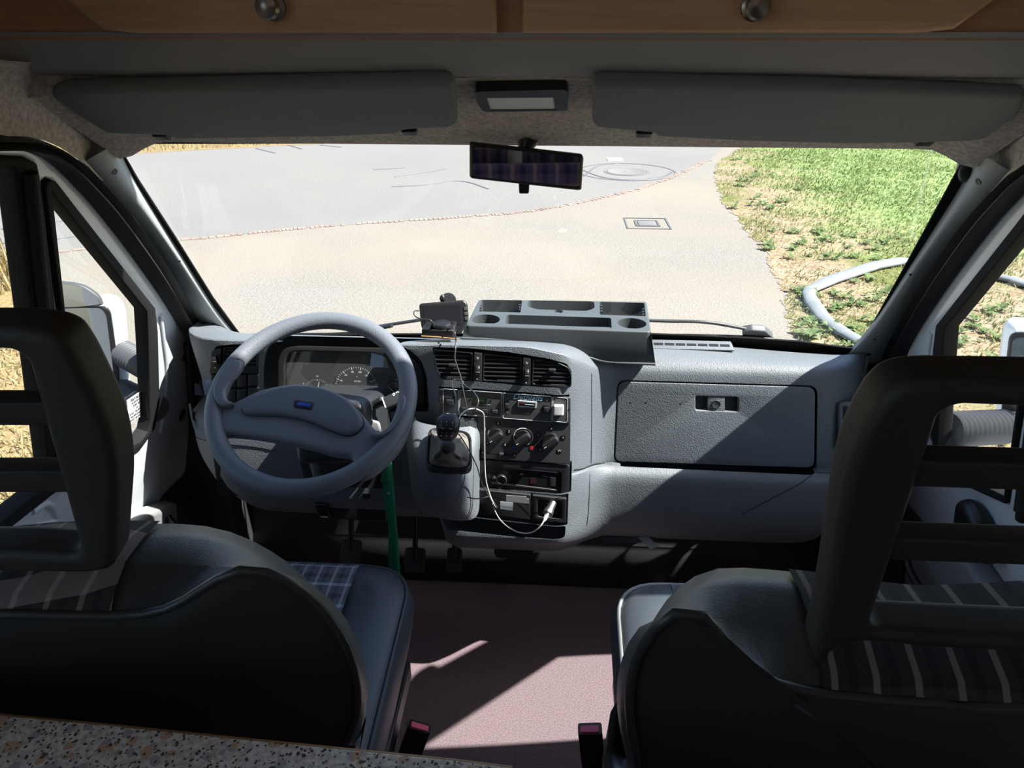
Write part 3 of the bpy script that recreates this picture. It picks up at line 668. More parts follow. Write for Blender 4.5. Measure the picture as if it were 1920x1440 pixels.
# sticker on quarter glass (driver side)
SF = DLF.at(-.016); stc = SF.pxs([(237, 751), (271, 728), (275, 772), (241, 796)])
st = thing('window_sticker', 'white text sticker on the driver side quarter glass', 'sticker', SF.w(*stc[0]))
plate('label', SF, [stc], .001, paper, st, 0, .001)
cx_ = sum(a for a, b in stc)/4; cy_ = sum(b for a, b in stc)/4; hgt = abs(stc[0][1]-stc[3][1]); wdt = abs(stc[1][0]-stc[0][0])
rot = atan2(stc[1][1]-stc[0][1], stc[1][0]-stc[0][0])
for i, (s_, sz) in enumerate([('FIAT-NOTRUF', .15), ('IN DEUTSCHLAND', .09), ('0130  40 70', .12), ('oder', .08), ('0 911  76-20-40-70', .12), ('AUS DEM AUSLAND', .09), ('+49 911 76-20-40-70', .12)]):
    text('lettering', s_, SF, cx_, cy_+hgt*(.38-.13*i), hgt*sz, blackp, st, .0015, rot, sx=.9)
for s, nm in ((-1, 'trim_7'), (1, 'trim_8')):
    a, b = sorted((s*1.03, s*1.06)); tag(box(nm, (a, 1.62, 0), (b, 1.84, .70), mdark, None, .008), kind='structure')

tag(box('sun_block_front', (-.90, 1.652, .68), (.90, 1.70, .80), blackp), kind='structure')  # unseen filler added to stop sun leaking in behind the dash
for s, nm in ((-1, 'sun_block_left'), (1, 'sun_block_right')):
    a, b = sorted((s*.90, s*1.10)); tag(box(nm, (a, 1.68, 0), (b, 1.80, .66), mdark), kind='structure')  # side fillers, added to keep stray sunlight out of the footwell
# ================================================================ dashboard
def z_at(ref, prof): return [(Y, zrow(ref, Y, r)) for Y, r in prof]
PR = z_at(.45, [(1.643, 645), (1.605, 657), (1.57, 674), (1.546, 692), (1.534, 716), (1.518, 790), (1.502, 864), (1.501, 874), (1.478, 884), (1.458, 915), (1.468, 1003), (1.60, 1012)])
PC = z_at(-.07, [(1.643, 633), (1.56, 636), (1.47, 641), (1.428, 648), (1.412, 662), (1.400, 790), (1.385, 880), (1.382, 890), (1.378, 900), (1.368, 985), (1.375, 1020), (1.50, 1030)])
PLp = z_at(-.43, [(1.643, 631), (1.56, 632), (1.47, 635), (1.43, 640), (1.415, 652), (1.425, 720), (1.435, 792), (1.44, 802), (1.432, 815), (1.42, 900), (1.43, 958), (1.55, 966)])
def blend(a, b, t): return [(p[0]*(1-t)+q[0]*t, p[1]*(1-t)+q[1]*t) for p, q in zip(a, b)]
def station(x):
    if x < -.235: p = PLp
    elif x < -.20: p = blend(PLp, PC, sstep(-.235, -.20, x))
    elif x < .055: p = PC
    elif x < .20: p = blend(PC, PR, sstep(.055, .20, x))
    else: p = PR
    p = [list(q) for q in p]
    if x > -.03 and x < .2:      # hood of the console falls to the right
        dz = .020*sstep(-.03, .09, x)*(1-sstep(.09, .2, x))
        for k, wgt in ((2, .5), (3, 1), (4, .8)): p[k][1] -= dz*wgt
    if x < -.69:                 # rounded left end
        t = max(0, min(1, (-.69-x)/.152)); e = 1-math.sqrt(max(0, 1-t*t))
        for k in range(1, 12):
            f = (.20 if k < 7 else .07)*e; p[k][0] = min(1.643, p[k][0]+f)
            if 2 <= k <= 4: p[k][1] -= .035*e
            if k in (9, 10, 11): p[k][1] += .11*e+.05*t
    if x > .30:
        for k, wg in ((0, 1), (1, .8), (2, .3)): p[k][1] -= .022*wg*sstep(.30, .78, x)
    if x > .68:
        t = max(0, min(1, (x-.68)/.14)); e = 1-math.sqrt(max(0, 1-t*t))
        for k in range(1, 12): p[k][0] = min(1.643, p[k][0]+.18*e)
        for k in (9, 10, 11): p[k][1] += .08*e
    return p
xs = [-.848, -.842, -.832, -.82, -.80, -.775, -.745, -.71, -.68, -.60, -.5, -.4, -.3, -.24, -.228, -.216, -.205, -.195, -.15, -.1, -.05, -.03, 0, .03, .055, .07, .085, .10, .115, .13, .145, .16, .18, .20, .24, .3, .4, .5, .6, .66, .70, .73, .76, .785, .80, .812, .82]
secs = []
for x in xs:
    p = station(max(-.842, min(.82, x))); q = cr([V((x, a, b)) for a, b in p], 4); secs.append(q+[V((x, 1.648, q[-1].z)), V((x, 1.648, q[0].z-.005))])
vs = [p for s_ in secs for p in s_]; m_ = len(secs[0]); fs = []
for i in range(len(secs)-1):
    for j in range(m_): j2 = (j+1) % m_; fs.append((i*m_+j, i*m_+j2, (i+1)*m_+j2, (i+1)*m_+j))
fs.append(tuple(range(m_))); fs.append(tuple(reversed(range((len(secs)-1)*m_, len(secs)*m_))))
dash = thing('dashboard', 'grey grained plastic dashboard spanning the cab under the windscreen', 'dashboard', (0, 1.6, .4))
body = mesh('body', vs, fs, dashm, dash, True, 30)
body.parent = None; body.location = (0, 0, 0)
# working planes on the dash faces
def faceplane(x, Pf, k0, k1):
    a = V((x, *Pf[k0])); b = V((x, *Pf[k1])); up = (a-b).normalized(); return Fr(b, V((1, 0, 0)).cross(up)*-1 if V((1, 0, 0)).cross(up).y > 0 else V((1, 0, 0)).cross(up), up)
CF = faceplane(-.07, PC, 4, 6)      # centre console face (vents, switches, heater)
CF2 = faceplane(-.07, PC, 8, 10)    # lower console face
LFc = faceplane(-.43, PLp, 4, 6)    # instrument hood face
GF = faceplane(.45, PR, 4, 6)       # glovebox face
LF2 = faceplane(-.43, PLp, 8, 10)
def cutter(fr, lp_, d0, d1, bevel=0): return plate('cutter', fr, [lp_], d1-d0, None, None, bevel, d1)
K = []
ventloop = rl(CF.pxs([(810, 651), (880, 653), (960, 661), (1030, 673), (1062, 683), (1072, 700), (1072, 729), (1000, 725), (900, 716), (826, 711), (816, 690)]), .006, 3)
K.append(cutter(CF, ventloop, -.045, .05))
swloop = rl(CF.pxs([(822, 725), (900, 730), (1000, 737), (1072, 744), (1072, 796), (1073, 876), (893, 862), (893, 790), (822, 780)]), .004, 3)
K.append(cutter(CF, swloop, -.014, .05))
rdloop = rl(CF.pxs([(893, 858), (1073, 872), (1071, 926), (893, 912)]), .003, 3)
K.append(cutter(CF, rdloop, -.022, .06))
lowloop = rl(CF2.pxs([(893, 914), (1066, 929), (1064, 985), (893, 966)]), .003, 3)
K.append(cutter(CF2, lowloop, -.012, .06))
slot = rl(CF2.pxs([(826, 962), (893, 968), (1061, 986), (1059, 1006), (960, 1000), (840, 988), (828, 980)]), .008, 3)
K.append(cutter(CF2, slot, -.10, .06))
K.append(cutter(LFc, rl(LFc.pxs([(500, 655), (512, 642), (560, 641), (640, 640), (732, 644), (768, 655), (790, 675), (800, 705), (805, 772), (660, 772), (560, 768), (497, 762), (493, 700)]), .012, 4), -.125, .08))
K.append(cutter(LFc, rl(LFc.pxs([(404, 650), (430, 646), (480, 645), (486, 660), (484, 757), (436, 762), (391, 764), (390, 700), (394, 668)]), .008, 4), -.03, .08))
gl = GF.pxs([(1157, 712), (1533, 723), (1531, 884), (1150, 869)])
gi = rl(GF.pxs([(1159, 715), (1529, 726), (1527, 878), (1152, 866)]), .022, 6)
K.append(cutter(GF, rl(gl, .024, 6), -.018, .05))
for c_ in K:
    bm = bmesh.new(); bm.from_mesh(c_.data); bmesh.ops.recalc_face_normals(bm, faces=bm.faces); bm.to_mesh(c_.data); bm.free()
cut(body, [K[-1]]+K[:-1])
attach(body, dash); sm(body, 32)
# glove box lid
lid = plate('glovebox_lid', GF, [gi, rl(GF.pxs([(1304, 743), (1384, 745), (1384, 772), (1304, 769)]), .005, 4)], .016, dashm, dash, .003, .0005, 3)
plate('latch_recess', GF, [rl(GF.pxs([(1303, 742), (1385, 744), (1385, 773), (1303, 770)]), .005, 3)], .004, mdark, lid, 0, -.012)
plate('latch', GF, [rl(GF.pxs([(1327, 744), (1359, 745), (1359, 772), (1327, 771)]), .002, 2)], .012, dashm, lid, .001, -.001)
lc = GF.w(*GF.px(1343, 758), 0); lathe('lock_button', lc, GF.n, [(.0105, -.001), (.0105, .0005), (.0095, .0015), (.0085, .001), (0, .0012)], mdark, lid, 28)
for q in ((1182, 755), (1211, 755), (1276, 757)): lathe('screw_hole', GF.w(*GF.px(*q), 0), GF.n, [(.002, 0), (.002, .0009), (0, .001)], blackp, lid, 10)
# seams of the dash shell
RF2 = faceplane(.45, PR, 8, 10)
def onbody(x, y):
    h = DBV.ray_cast(CAMP, ray(x, y).normalized()); return h[0] + h[1]*(.0003 if h[1].dot(ray(x, y)) < 0 else -.0003) if h[0] else None
from mathutils.bvhtree import BVHTree
def bvh(o):
    me = o.data; off = root_of(o.parent)+o.location if o.parent else V(o.location)
    return BVHTree.FromPolygons([v.co+off for v in me.vertices], [tuple(p.vertices) for p in me.polygons])
DBV = bvh(body)
def drape(name, pts, r, m, parent, k=4, lift=0, fn=None):
    q = cr([V((a, b, 0)) for a, b in pts], k); fn = fn or onbody
    w_ = [fn(p.x, p.y) for p in q]; w_ = [p-ray(960, 720).normalized()*lift for p in w_ if p is not None]
    return tube(name, w_, r, m, parent, 8)
drape('shell_seam', [(1109, 700), (1109, 735), (1109, 800), (1108, 868)], .0009, blackp, dash)
drape('shell_seam', [(1106, 878), (1105, 920), (1103, 960), (1100, 985)], .0009, blackp, dash)
drape('shell_seam', [(1076, 881), (1092, 879), (1106, 873), (1122, 869), (1148, 870)], .0014, blackp, dash, 5)
drape('shell_seam', [(1532, 886), (1550, 887), (1575, 887)], .0014, blackp, dash, 3)
drape('loose_thread', [(1532, 870), (1527, 885), (1513, 897), (1490, 912), (1440, 938), (1390, 965)], .0009, blackp, dash, 6, .002)
drape('shell_seam', [(364, 818), (386, 826), (430, 833), (480, 838), (520, 846)], .0012, blackp, dash, 5)
# defrost grille on the dash top
gx0, gx1 = P(1226, 645, Z=.86).x, P(1372, 650, Z=.86).x
def topz(x, Y):
    h = DBV.ray_cast(V((x, Y, 1.3)), V((0, 0, -1))); return h[0].z if h[0] else .86
gt_ = []
TF = Fr((.33, 1.615, topz(.33, 1.615)+.002), (0, -.30, 1), (0, 1, 0))
u0, v0 = TF.px(1222, 652); u1, v1 = TF.px(1374, 644)
plate('defroster_grille', TF, [rl([(u0, v0-.004), (u1, v0-.004), (u1-.004, v1+.006), (u0, v1+.006)], .003)], .004, dashm, dash, .001, .002)
n_ = 7
for i in range(n_):
    a = u0+.006+(u1-u0-.012)*i/n_; b = a+(u1-u0-.012)/n_-.004; vm = (v0+v1)/2
    gt_.append(boxg(TF, a, vm-.004, b, vm+.005, .0018, .0026))
multi('defroster_slots', gt_, blackp, dash)
for q in ((1425, 648), (1500, 656)):
    p = onbody(*q)
    if p: box('clip_slot', (p.x-.006, p.y-.003, p.z-.002), (p.x+.006, p.y+.003, p.z+.002), blackp, dash)

# --- air vents (parts of the dash)
def louvres(fr, lp_, nm, parent, n, tilt=.5, depth=.014, d=-.012, rim=.003, slatm=None):
    us = [a for a, b in lp_]; vs_ = [b for a, b in lp_]; u0, u1, v0, v1 = min(us), max(us), min(vs_), max(vs_)
    cu_ = sum(us)/len(us); cv = sum(vs_)/len(vs_); inner = [(cu_+(a-cu_)*(1-2*rim/(u1-u0)), cv+(b-cv)*(1-2*rim/(v1-v0))) for a, b in lp_]
    t = plate(nm, fr, [lp_, inner], .022, blackp, parent, .0012, 0)
    parts = []
    for i in range(n):
        v = v0+(v1-v0)*(i+.5)/n
        xs_ = []
        for k in range(len(inner)):
            a, b = inner[k], inner[(k+1) % len(inner)]
            if (a[1] > v) != (b[1] > v): xs_.append(a[0]+(b[0]-a[0])*(v-a[1])/(b[1]-a[1]))
        if len(xs_) < 2: continue
        a, b = min(xs_), max(xs_); h = .0013
        p = [(a, -.002, h), (b, -.002, h), (b, -.002, -h), (a, -.002, -h), (a, -.002-depth, h+depth*tilt), (b, -.002-depth, h+depth*tilt), (b, -.002-depth, -h+depth*tilt), (a, -.002-depth, -h+depth*tilt)]
        parts.append(([fr.w(x, v+z, y) for x, y, z in p], [(0, 1, 2, 3), (7, 6, 5, 4), (0, 4, 5, 1), (1, 5, 6, 2), (2, 6, 7, 3), (3, 7, 4, 0)]))
    multi('slats', parts, slatm or dashd, t)
    vp = []
    for i in range(6):
        u = u0+(u1-u0)*(i+.5)/6; vp.append(boxg(fr, u-.0008, v0+.004, u+.0008, v1-.004, -.035, -.018))
    multi('vanes', vp, blackp, t); return t
V1 = rl(CF.pxs([(811, 655), (887, 662), (886, 714), (826, 711), (817, 692)]), .006, 4)
V2 = rl(CF.pxs([(906, 663), (979, 672), (977, 720), (904, 715)]), .005, 4)
V3 = rl(CF.pxs([(998, 673), (1050, 682), (1066, 690), (1072, 704), (1071, 728), (996, 723)]), .007, 4)
for lp_ in (V1, V2, V3): louvres(CF.at(-.002), lp_, 'air_vent', dash, 7)
for lp_, hx, hy in ((V1, 848, 685), (V3, 1035, 694)):
    a, b = CF.px(hx, hy); plate('vent_tab', CF, [rl([(a-.008, b-.003), (a+.008, b-.003), (a+.008, b+.003), (a-.008, b+.003)], .002)], .012, dashd, dash, .001, .004)
def slider(fr, quad, parent, whx, why, dot):
    t = plate('vent_slider', fr, [rl(fr.pxs(quad), .001)], .02, dashd, parent, .001, -.001)
    a, b = fr.px(whx, why); lathe('wheel', fr.w(a-.004, b, -.004), fr.u, [(.0, 0), (.0125, 0), (.013, .001), (.013, .007), (.0125, .008), (0, .008)], blackp, t, 24)
    text('mark', '|', fr, a, b, .010, whitel, t, .0095, pi/2)
    c_, d_ = fr.px(*dot); lathe('dot', fr.w(c_, d_, -.001), fr.n, [(.0016, 0), (.0016, .0004), (0, .0005)], whitel, t, 12)
    e_, f_ = fr.px(whx, quad[0][1]+10); text('symbol', 'v', fr, e_, f_, .012, whitel, t, .0)
slider(CF, [(889, 661), (904, 663), (903, 716), (888, 714)], dash, 896, 695, (894, 711))
slider(CF, [(981, 670), (995, 672), (994, 723), (979, 721)], dash, 988, 702, (986, 718))
plate('vent_backing', CF, [ventloop], .003, blackp, dash, 0, -.036)
# left side vent and blank switches
vl = rl(LFc.pxs([(396, 664), (404, 652), (482, 648), (482, 700), (396, 702)]), .005, 3)
plate('vent_backing', LFc, [rl(LFc.pxs([(391, 646), (486, 645), (486, 764), (391, 764)]), .004)], .003, blackp, dash, 0, -.026)
louvres(LFc.at(-.006), rl(LFc.pxs([(417, 655), (480, 650), (481, 694), (414, 694)]), .004, 3), 'air_vent', dash, 6)
slider(LFc.at(-.004), [(396, 656), (414, 654), (412, 692), (394, 693)], dash, 404, 674, (403, 690))
plate('trim_strip', LFc, [rl(LFc.pxs([(390, 695), (484, 692), (484, 703), (390, 704)]), .002)], .012, dashd, dash, .001, -.008)
for (a, b, c_, d_) in ((392, 708, 418, 730), (423, 708, 439, 731), (441, 708, 459, 730), (462, 707, 482, 728), (392, 735, 418, 757), (422, 735, 439, 758), (441, 735, 459, 757), (462, 732, 482, 753)):
    plate('blank_switch', LFc, [rl(LFc.pxs([(a, b), (c_, b), (c_, d_), (a, d_)]), .002)], .012, dashd, dash, .001, -.010)
# right side vent
RV = GF
fo = rl(RV.pxs([(1572, 758), (1582, 753), (1632, 755), (1632, 845), (1586, 843), (1572, 838)]), .006, 4)
fi = rl(RV.pxs([(1580, 762), (1624, 763), (1624, 800), (1580, 836)]), .004, 3)
plate('vent_frame', RV, [fo, rl(RV.pxs([(1579, 762), (1624, 763), (1624, 837), (1583, 834)]), .003, 3)], .012, dashm, dash, .003, .004)
plate('vent_backing', RV, [rl(RV.pxs([(1579, 762), (1624, 763), (1624, 837), (1583, 834)]), .003, 3)], .003, blackp, dash, 0, .001)
multi('vent_slats', [boxg(RV, *RV.px(1584, y+6), *RV.px(1622, y+2), -.001, .003) for y in (772, 780, 788, 796, 804, 812, 820)], dashd, dash)
# fuse-box grille, cover and lower column trim on the driver side
gm = LF2.pxs([(400, 856), (483, 858), (484, 888), (494, 930), (410, 927)])
multi('speaker_grille_slots', [boxg(LF2, *LF2.px(402+(y-858)*.13, y+2.4), *LF2.px(482+(y-858)*.17, y), .0005, .003) for y in [858+6.1*k for k in range(12)]], blackp, dash)
plate('fuse_cover_gap', LF2, [rl(LF2.pxs([(505, 858), (544, 860), (546, 906), (508, 905)]), .004)], .002, blackp, dash, 0, .001)
plate('fuse_cover', LF2, [rl(LF2.pxs([(509, 861), (540, 863), (542, 904), (512, 903)]), .004)], .005, dashd, dash, .0012, .004)
plate('knee_panel', LF2, [rl(LF2.pxs([(562, 858), (724, 868), (724, 936), (600, 934), (575, 905)]), .006)], .02, dashd, dash, .004, .012)
plate('knee_panel_lower', LF2, [rl(LF2.pxs([(604, 936), (724, 940), (726, 978), (612, 972)]), .006)], .02, dashd, dash, .004, .004)
a, b = LF2.px(690, 924); plate('key_hole_boss', LF2, [rl([(a-.009, b-.009), (a+.009, b-.009), (a+.009, b+.009), (a-.009, b+.009)], .005)], .005, blackp, dash, .001, .0145)
plate('bonnet_release', LF2, [rl(LF2.pxs([(594, 936), (618, 937), (624, 962), (603, 960)]), .003)], .02, blackp, dash, .003, .022)
a, b = LF2.px(613, 959); plate('release_mark', LF2, [rl([(a-.009, b-.0015), (a+.009, b-.0015), (a+.009, b+.0015), (a-.009, b+.0015)], .001)], .001, greyl, dash, 0, .0235)
# face of the switch recess / heater panel
plate('heater_panel', CF, [rl(CF.pxs([(893, 783), (1070, 797), (1069, 874), (893, 862)]), .003)], .004, hvacm, dash, .001, -.008)
hp = [o for o in bpy.data.objects if o.name == 'heater_panel'][0]
plate('lower_facia', CF, [rl(CF.pxs([(818, 783), (893, 786), (893, 800), (818, 796)]), .003)], .004, hvacm, dash, .001, -.004)
HF = CF.at(-.008)
for (x, y, r, ring) in ((931, 815, .0165, 0), (981, 819, .0185, 1), (1033, 825, .0185, 2)):
    a, b = HF.px(x, y); p = HF.w(a, b); t = lathe('heater_knob', p, HF.n, [(r, 0), (r, .004), (r*.95, .006), (0, .0065)], blackp, dash, 36)
    rot = radians(38); f2 = Fr(p, HF.n, HF.v*cos(rot)*-1+HF.u*sin(rot)*-1)
    g_ = f2; plate('grip', Fr(p, HF.n, HF.u*cos(rot)+HF.v*sin(rot)), [rl([(-r*.36, -r*1.12), (r*.36, -r*1.12), (r*.42, r*.3), (r*.32, r*1.0), (-r*.32, r*1.0), (-r*.42, r*.3)], .003)], .014, dashd, t, .002, .020)
    dd = HF.u*cos(rot)+HF.v*sin(rot); q = p-dd*r*.85+HF.n*.0205; f3 = Fr(q, HF.n, dd); plate('pointer', f3, [[(-.0006, -.003), (.0006, -.003), (.0006, .003), (-.0006, .003)]], .0006, whitel, t, 0, .0004)
    if ring != 2:
        pts = [HF.w(a+cos(k)*(r*1.18), b+sin(k)*(r*1.18), .0006) for k in [radians(j) for j in (range(-110, 80, 8) if False else (range(150, 275, 8) if ring == 0 else range(-60, 245, 8)))]]
        tube('dial_arc', pts, .0006 if ring == 0 else .0009, greyl, hp, 6)
sl = HF.pxs([(912, 848), (960, 852), (960, 855), (912, 851)]); plate('slider_track', HF, [sl], .001, blackp, hp, 0, .0008)
a, b = HF.px(940.5, 852); plate('slider_knob', HF, [rl([(a-.0055, b-.0065), (a+.0055, b-.0065), (a+.0055, b+.0065), (a-.0055, b+.0065)], .002)], .010, dashd, hp, .002, .010)
for s_, x, y in (('1', 910, 805), ('2', 934, 793), ('3', 954.5, 809), ('4', 947, 834), ('*', 914, 832), ('v', 1009, 815), ('v', 1034, 803), ('v', 1056, 820), ('v', 1013, 842), ('W', 1049, 845), ('o', 905, 848), ('o', 965, 853)):
    a, b = HF.px(x, y); t = plate('icon_tile', HF, [rl([(a-.0048, b-.0048), (a+.0048, b-.0048), (a+.0048, b+.0048), (a-.0048, b+.0048)], .001)], .001, blackp, hp, 0, .0008)
    text('icon', s_, HF, a, b, .0085, greyl, t, .0009)
for m__, x, y in ((bluem, 963, 837), (red, 997, 840)):
    a, b = HF.px(x, y); plate('temperature_mark', HF, [rl([(a-.0036, b-.004), (a+.0036, b-.004), (a+.0036, b+.004), (a-.0036, b+.004)], .001)], .001, m__, hp, 0, .001)
# ashtray cover and socket panel
plate('ashtray_cover', CF2, [rl(CF2.pxs([(896, 919), (995, 929), (994, 976), (896, 964)]), .003)], .008, dashd, dash, .0015, -.002)
plate('tape_strip', CF2, [CF2.pxs([(949, 929), (987, 932), (987, 935.5), (992, 936), (992, 945), (949, 941)])], .0006, tape, dash, 0, -.0012)
plate('tape_label', CF2, [CF2.pxs([(938, 941), (962, 943.5), (961, 957.5), (938, 954.5)])], .0006, paper, dash, 0, -.0010)
sk_ = plate('socket_panel', CF2, [rl(CF2.pxs([(998, 930), (1062, 936), (1061, 982), (997, 976)]), .003), rl(CF2.pxs([(1008, 936), (1052, 941), (1053, 974), (1008, 970)]), .008, 5)], .008, dashd, dash, .0012, -.002)
plate('socket_recess', CF2, [rl(CF2.pxs([(1006, 934), (1054, 939), (1055, 976), (1006, 972)]), .006)], .002, mdark, sk_, 0, -.010)
a, b = CF2.px(1031, 951); sp_ = CF2.w(a, b, -.010); lathe('power_socket', sp_, CF2.n, [(.0125, 0), (.0125, .006), (.0115, .007), (.0095, .006), (.0090, .001), (0, .001)], blackp, sk_, 28)
plate('slot_backing', CF2, [slot], .004, blackp, dash, 0, -.095)
# gear lever pod
pod_px = dict()
def Q3(x, y, Y): return P(x, y, Y=Y)
tl, tr = Q3(775, 796, 1.385), Q3(895, 806, 1.385); bl, br = Q3(783, 890, 1.265), Q3(888, 893, 1.265)
fl_, fr_ = Q3(766, 952, 1.28), Q3(890, 963, 1.28); xl = Q3(760, 800, 1.42); zbk = .47
ql, qr = Q3(765, 985, 1.33), Q3(890, 1000, 1.35)
rows = [[tl+V((-.02, .06, .0)), tl, tr, tr+V((.0, .06, 0))], [tl+V((-.03, .05, -.04)), tl.lerp(bl, .5)+V((-.008, 0, .004)), tr.lerp(br, .5)+V((.003, 0, .004)), tr.lerp(br, .5)+V((.003, .10, 0))],
        [bl+V((-.05, .13, -.0)), bl+V((-.004, 0, 0)), br, br+V((.0, .16, 0))], [fl_+V((-.02, .12, 0)), fl_, fr_, fr_+V((0, .12, 0))], [fl_+V((-.01, .12, -.055)), fl_+V((.012, .045, -.055)), fr_+V((0, .03, -.055)), fr_+V((0, .10, -.055))]]
pod = gridm('gear_console', rows, dashm, dash, ang=180)
su = pod.modifiers.new('sub', 'SUBSURF'); su.levels = su.render_levels = 3
for e in pod.data.edges: pass

# gaiter and gear lever
gear = thing('gear_lever', 'black gear knob with shift pattern on a creased leather gaiter', 'gear lever', tuple(P(838, 880, Y=1.30)))
gA = [V(p) for p in (Q3(803, 803, 1.365), Q3(884, 812, 1.365), Q3(886, 886, 1.262), Q3(797, 882, 1.262))]
def ringof(c4, n=32, rr=.25, wav=0, seed=1, lift=V((0, 0, 0))):
    out = []; rnd = random.Random(seed); ph = rnd.uniform(0, 6)
    c_ = sum(c4, V())/4
    for k in range(n):
        a = 2*pi*k/n; ca, sa = cos(a), sin(a); e = .38
        x = math.copysign(abs(ca)**e, ca); y = math.copysign(abs(sa)**e, sa)
        p = c4[0]*(1-x)*(1+y)/4+c4[1]*(1+x)*(1+y)/4+c4[2]*(1+x)*(1-y)/4+c4[3]*(1-x)*(1-y)/4
        p = c_+(p-c_)*(1+wav*sin(5*a+ph)+wav*.6*sin(9*a+2*ph)); out.append(p+lift)
    return out
gn = (gA[1]-gA[0]).cross(gA[3]-gA[0]).normalized(); gn = gn if gn.y < 0 else -gn
rings('gaiter_frame', [ringof(gA, lift=-gn*.01), ringof(gA, lift=gn*.006), [p+(sum(gA, V())/4-p)*.06 for p in ringof(gA, lift=gn*.010)], [p+(sum(gA, V())/4-p)*.14 for p in ringof(gA, lift=gn*.004)]], dashd, gear)
kn = P(840, 803, Y=1.195); kb = P(838, 870, Y=1.262); sh = P(840, 838, Y=1.215)
axk = (kn-kb).normalized(); gc = sum(gA, V())/4
loops = []
for t_, sc_, wv in ((0, .87, .0), (.05, .86, .02), (.16, .80, .07), (.28, .66, .14), (.40, .62, .16), (.52, .50, .20), (.62, .47, .16), (.72, .34, .14), (.82, .31, .10), (.92, .22, .06), (1.0, .19, .03)):
    c_ = gc.lerp(sh, t_); base = ringof(gA, wav=wv, seed=int(t_*4)+3); loops.append([c_+(p-gc)*sc_+gn*.005*(1-t_) for p in base])
rings('gaiter', loops, gaiter, gear, ang=180)
lathe('collar', sh-axk*.012, axk, [(.0125, 0), (.0145, .004), (.0145, .014), (.013, .018), (0, .019)], blackp, gear, 24)
up_ = axk; kf = Fr(kn, (0, -.62, .78), (0, .78, .62)); prof_k = []
lo = []
for t_, wx, wy in ((-1, .55, .5), (-.9, .70, .62), (-.55, .88, .78), (0, 1.0, .95), (.5, 1.02, 1.0), (.8, .92, .9), (.94, .75, .7), (1.0, .45, .4)):
    c_ = kn+axk*(t_*.030); n_ = 28; x_ = V((1, 0, 0)); y_ = axk.cross(x_).normalized()
    lo.append([c_+x_*(math.copysign(abs(cos(2*pi*k/n_))**.75, cos(2*pi*k/n_))*.0225*wx)+y_*(math.copysign(abs(sin(2*pi*k/n_))**.75, sin(2*pi*k/n_))*.0215*wy) for k in range(n_)])
kb_ = rings('knob', lo, blackp, gear, ang=180)
gK = kf.at(.0225)
KB = bvh(kb_)
def onk(x, y):
    h = KB.ray_cast(CAMP, ray(x, y).normalized()); return h[0]-ray(x, y).normalized()*.0004 if h[0] else None
for a, b in (((828, 795), (829, 811)), ((838, 796), (838, 812)), ((848, 797), (848, 812)), ((828.5, 803), (848, 804.5))):
    pa, pb = onk(*a), onk(*b)
    if pa and pb: tube('shift_line', [pa, pb], .0004, whitel, kb_, 6)
for s_, x, y in (('1', 828, 791), ('3', 837.5, 791.5), ('5', 849, 793), ('2', 827, 816), ('4', 837, 817), ('R', 847, 817)):
    p = onk(x, y)
    if p: text('shift_number', s_, Fr(p, -ray(x, y)), 0, 0, .0058, whitel, kb_, .0003)

# ================================================================ steering wheel
WC = V((-.4316, 1.2194, .9063)); WE = radians(57.9)
SW = Fr(WC, (0, -cos(WE), sin(WE)), (0, sin(WE), cos(WE)))
wheel = thing('steering_wheel', 'grey two-spoke steering wheel with blue badge on its hub pad', 'steering wheel', tuple(WC))
rim = [SW.w(.1915*cos(a), .1915*sin(a)) for a in [2*pi*k/96 for k in range(96)]]
tube('rim', rim, .0182, wheelm, wheel, 18, True, up=SW.n)
HB = SW.at(-.004)
def on(fr, pts, k=4): return scr([fr.px(*q) for q in pts], k)
hub = on(HB, [(392, 712), (399, 740), (412, 758), (428, 762), (450, 752), (478, 738), (510, 728), (555, 722), (602, 729), (640, 744), (668, 764), (690, 790), (708, 810), (728, 812), (748, 800), (763, 778), (774, 768), (768, 800), (752, 838), (728, 866), (700, 890), (676, 898), (664, 884), (662, 862), (648, 857), (620, 852), (585, 842), (540, 832), (490, 823), (448, 818), (424, 818), (417, 832), (414, 846), (402, 838), (393, 800), (388, 760)])
h_ = plate('hub_and_spokes', HB, [hub], .030, wheelm, wheel, .012, .010, 5)
pad = on(HB.at(.010), [(455, 764), (457, 774), (466, 780), (500, 781), (540, 783), (580, 792), (620, 808), (645, 817), (662, 816), (676, 806), (682, 792), (674, 774), (656, 754), (632, 739), (602, 729), (570, 725), (535, 727), (500, 737), (470, 750)])
plate('pad_gap', HB, [[(a*1.0+(a-SW.px(570, 770)[0])*.012, b+(b-SW.px(570, 770)[1])*.03) for a, b in pad]], .002, blackp, h_, 0, .0108)
hp_ = plate('hub_pad', HB, [pad], .020, padm, wheel, .009, .0215, 5)
BF = HB.at(.0215)
bo = rl(BF.pxs([(553, 750), (589, 755), (585, 769), (550, 764)]), .004, 4); bi = rl(BF.pxs([(559.5, 754.5), (584.5, 758), (580.5, 764.5), (556, 760.5)]), .0008, 2)
bd_ = plate('badge', BF, [bo], .003, blackp, hp_, .0008, .0015); plate('badge_inlay', BF, [bi], .0012, blue, bd_, .0003, .0024)
for pts in ([(434, 680), (447, 677), (456, 682), (454, 695), (444, 708), (432, 722), (424, 738), (428, 752), (440, 758), (436, 762), (420, 764), (408, 758), (401, 742), (403, 724), (414, 704)],
            [(760, 743), (763, 756), (756, 778), (744, 800), (728, 815), (712, 823), (700, 820), (697, 808), (706, 812), (720, 812), (733, 803), (744, 786), (750, 765), (752, 748)]):
    plate('thumb_grip', SW, [on(SW.at(.012), pts, 3)], .016, wheelm, wheel, .007, .021, 4)
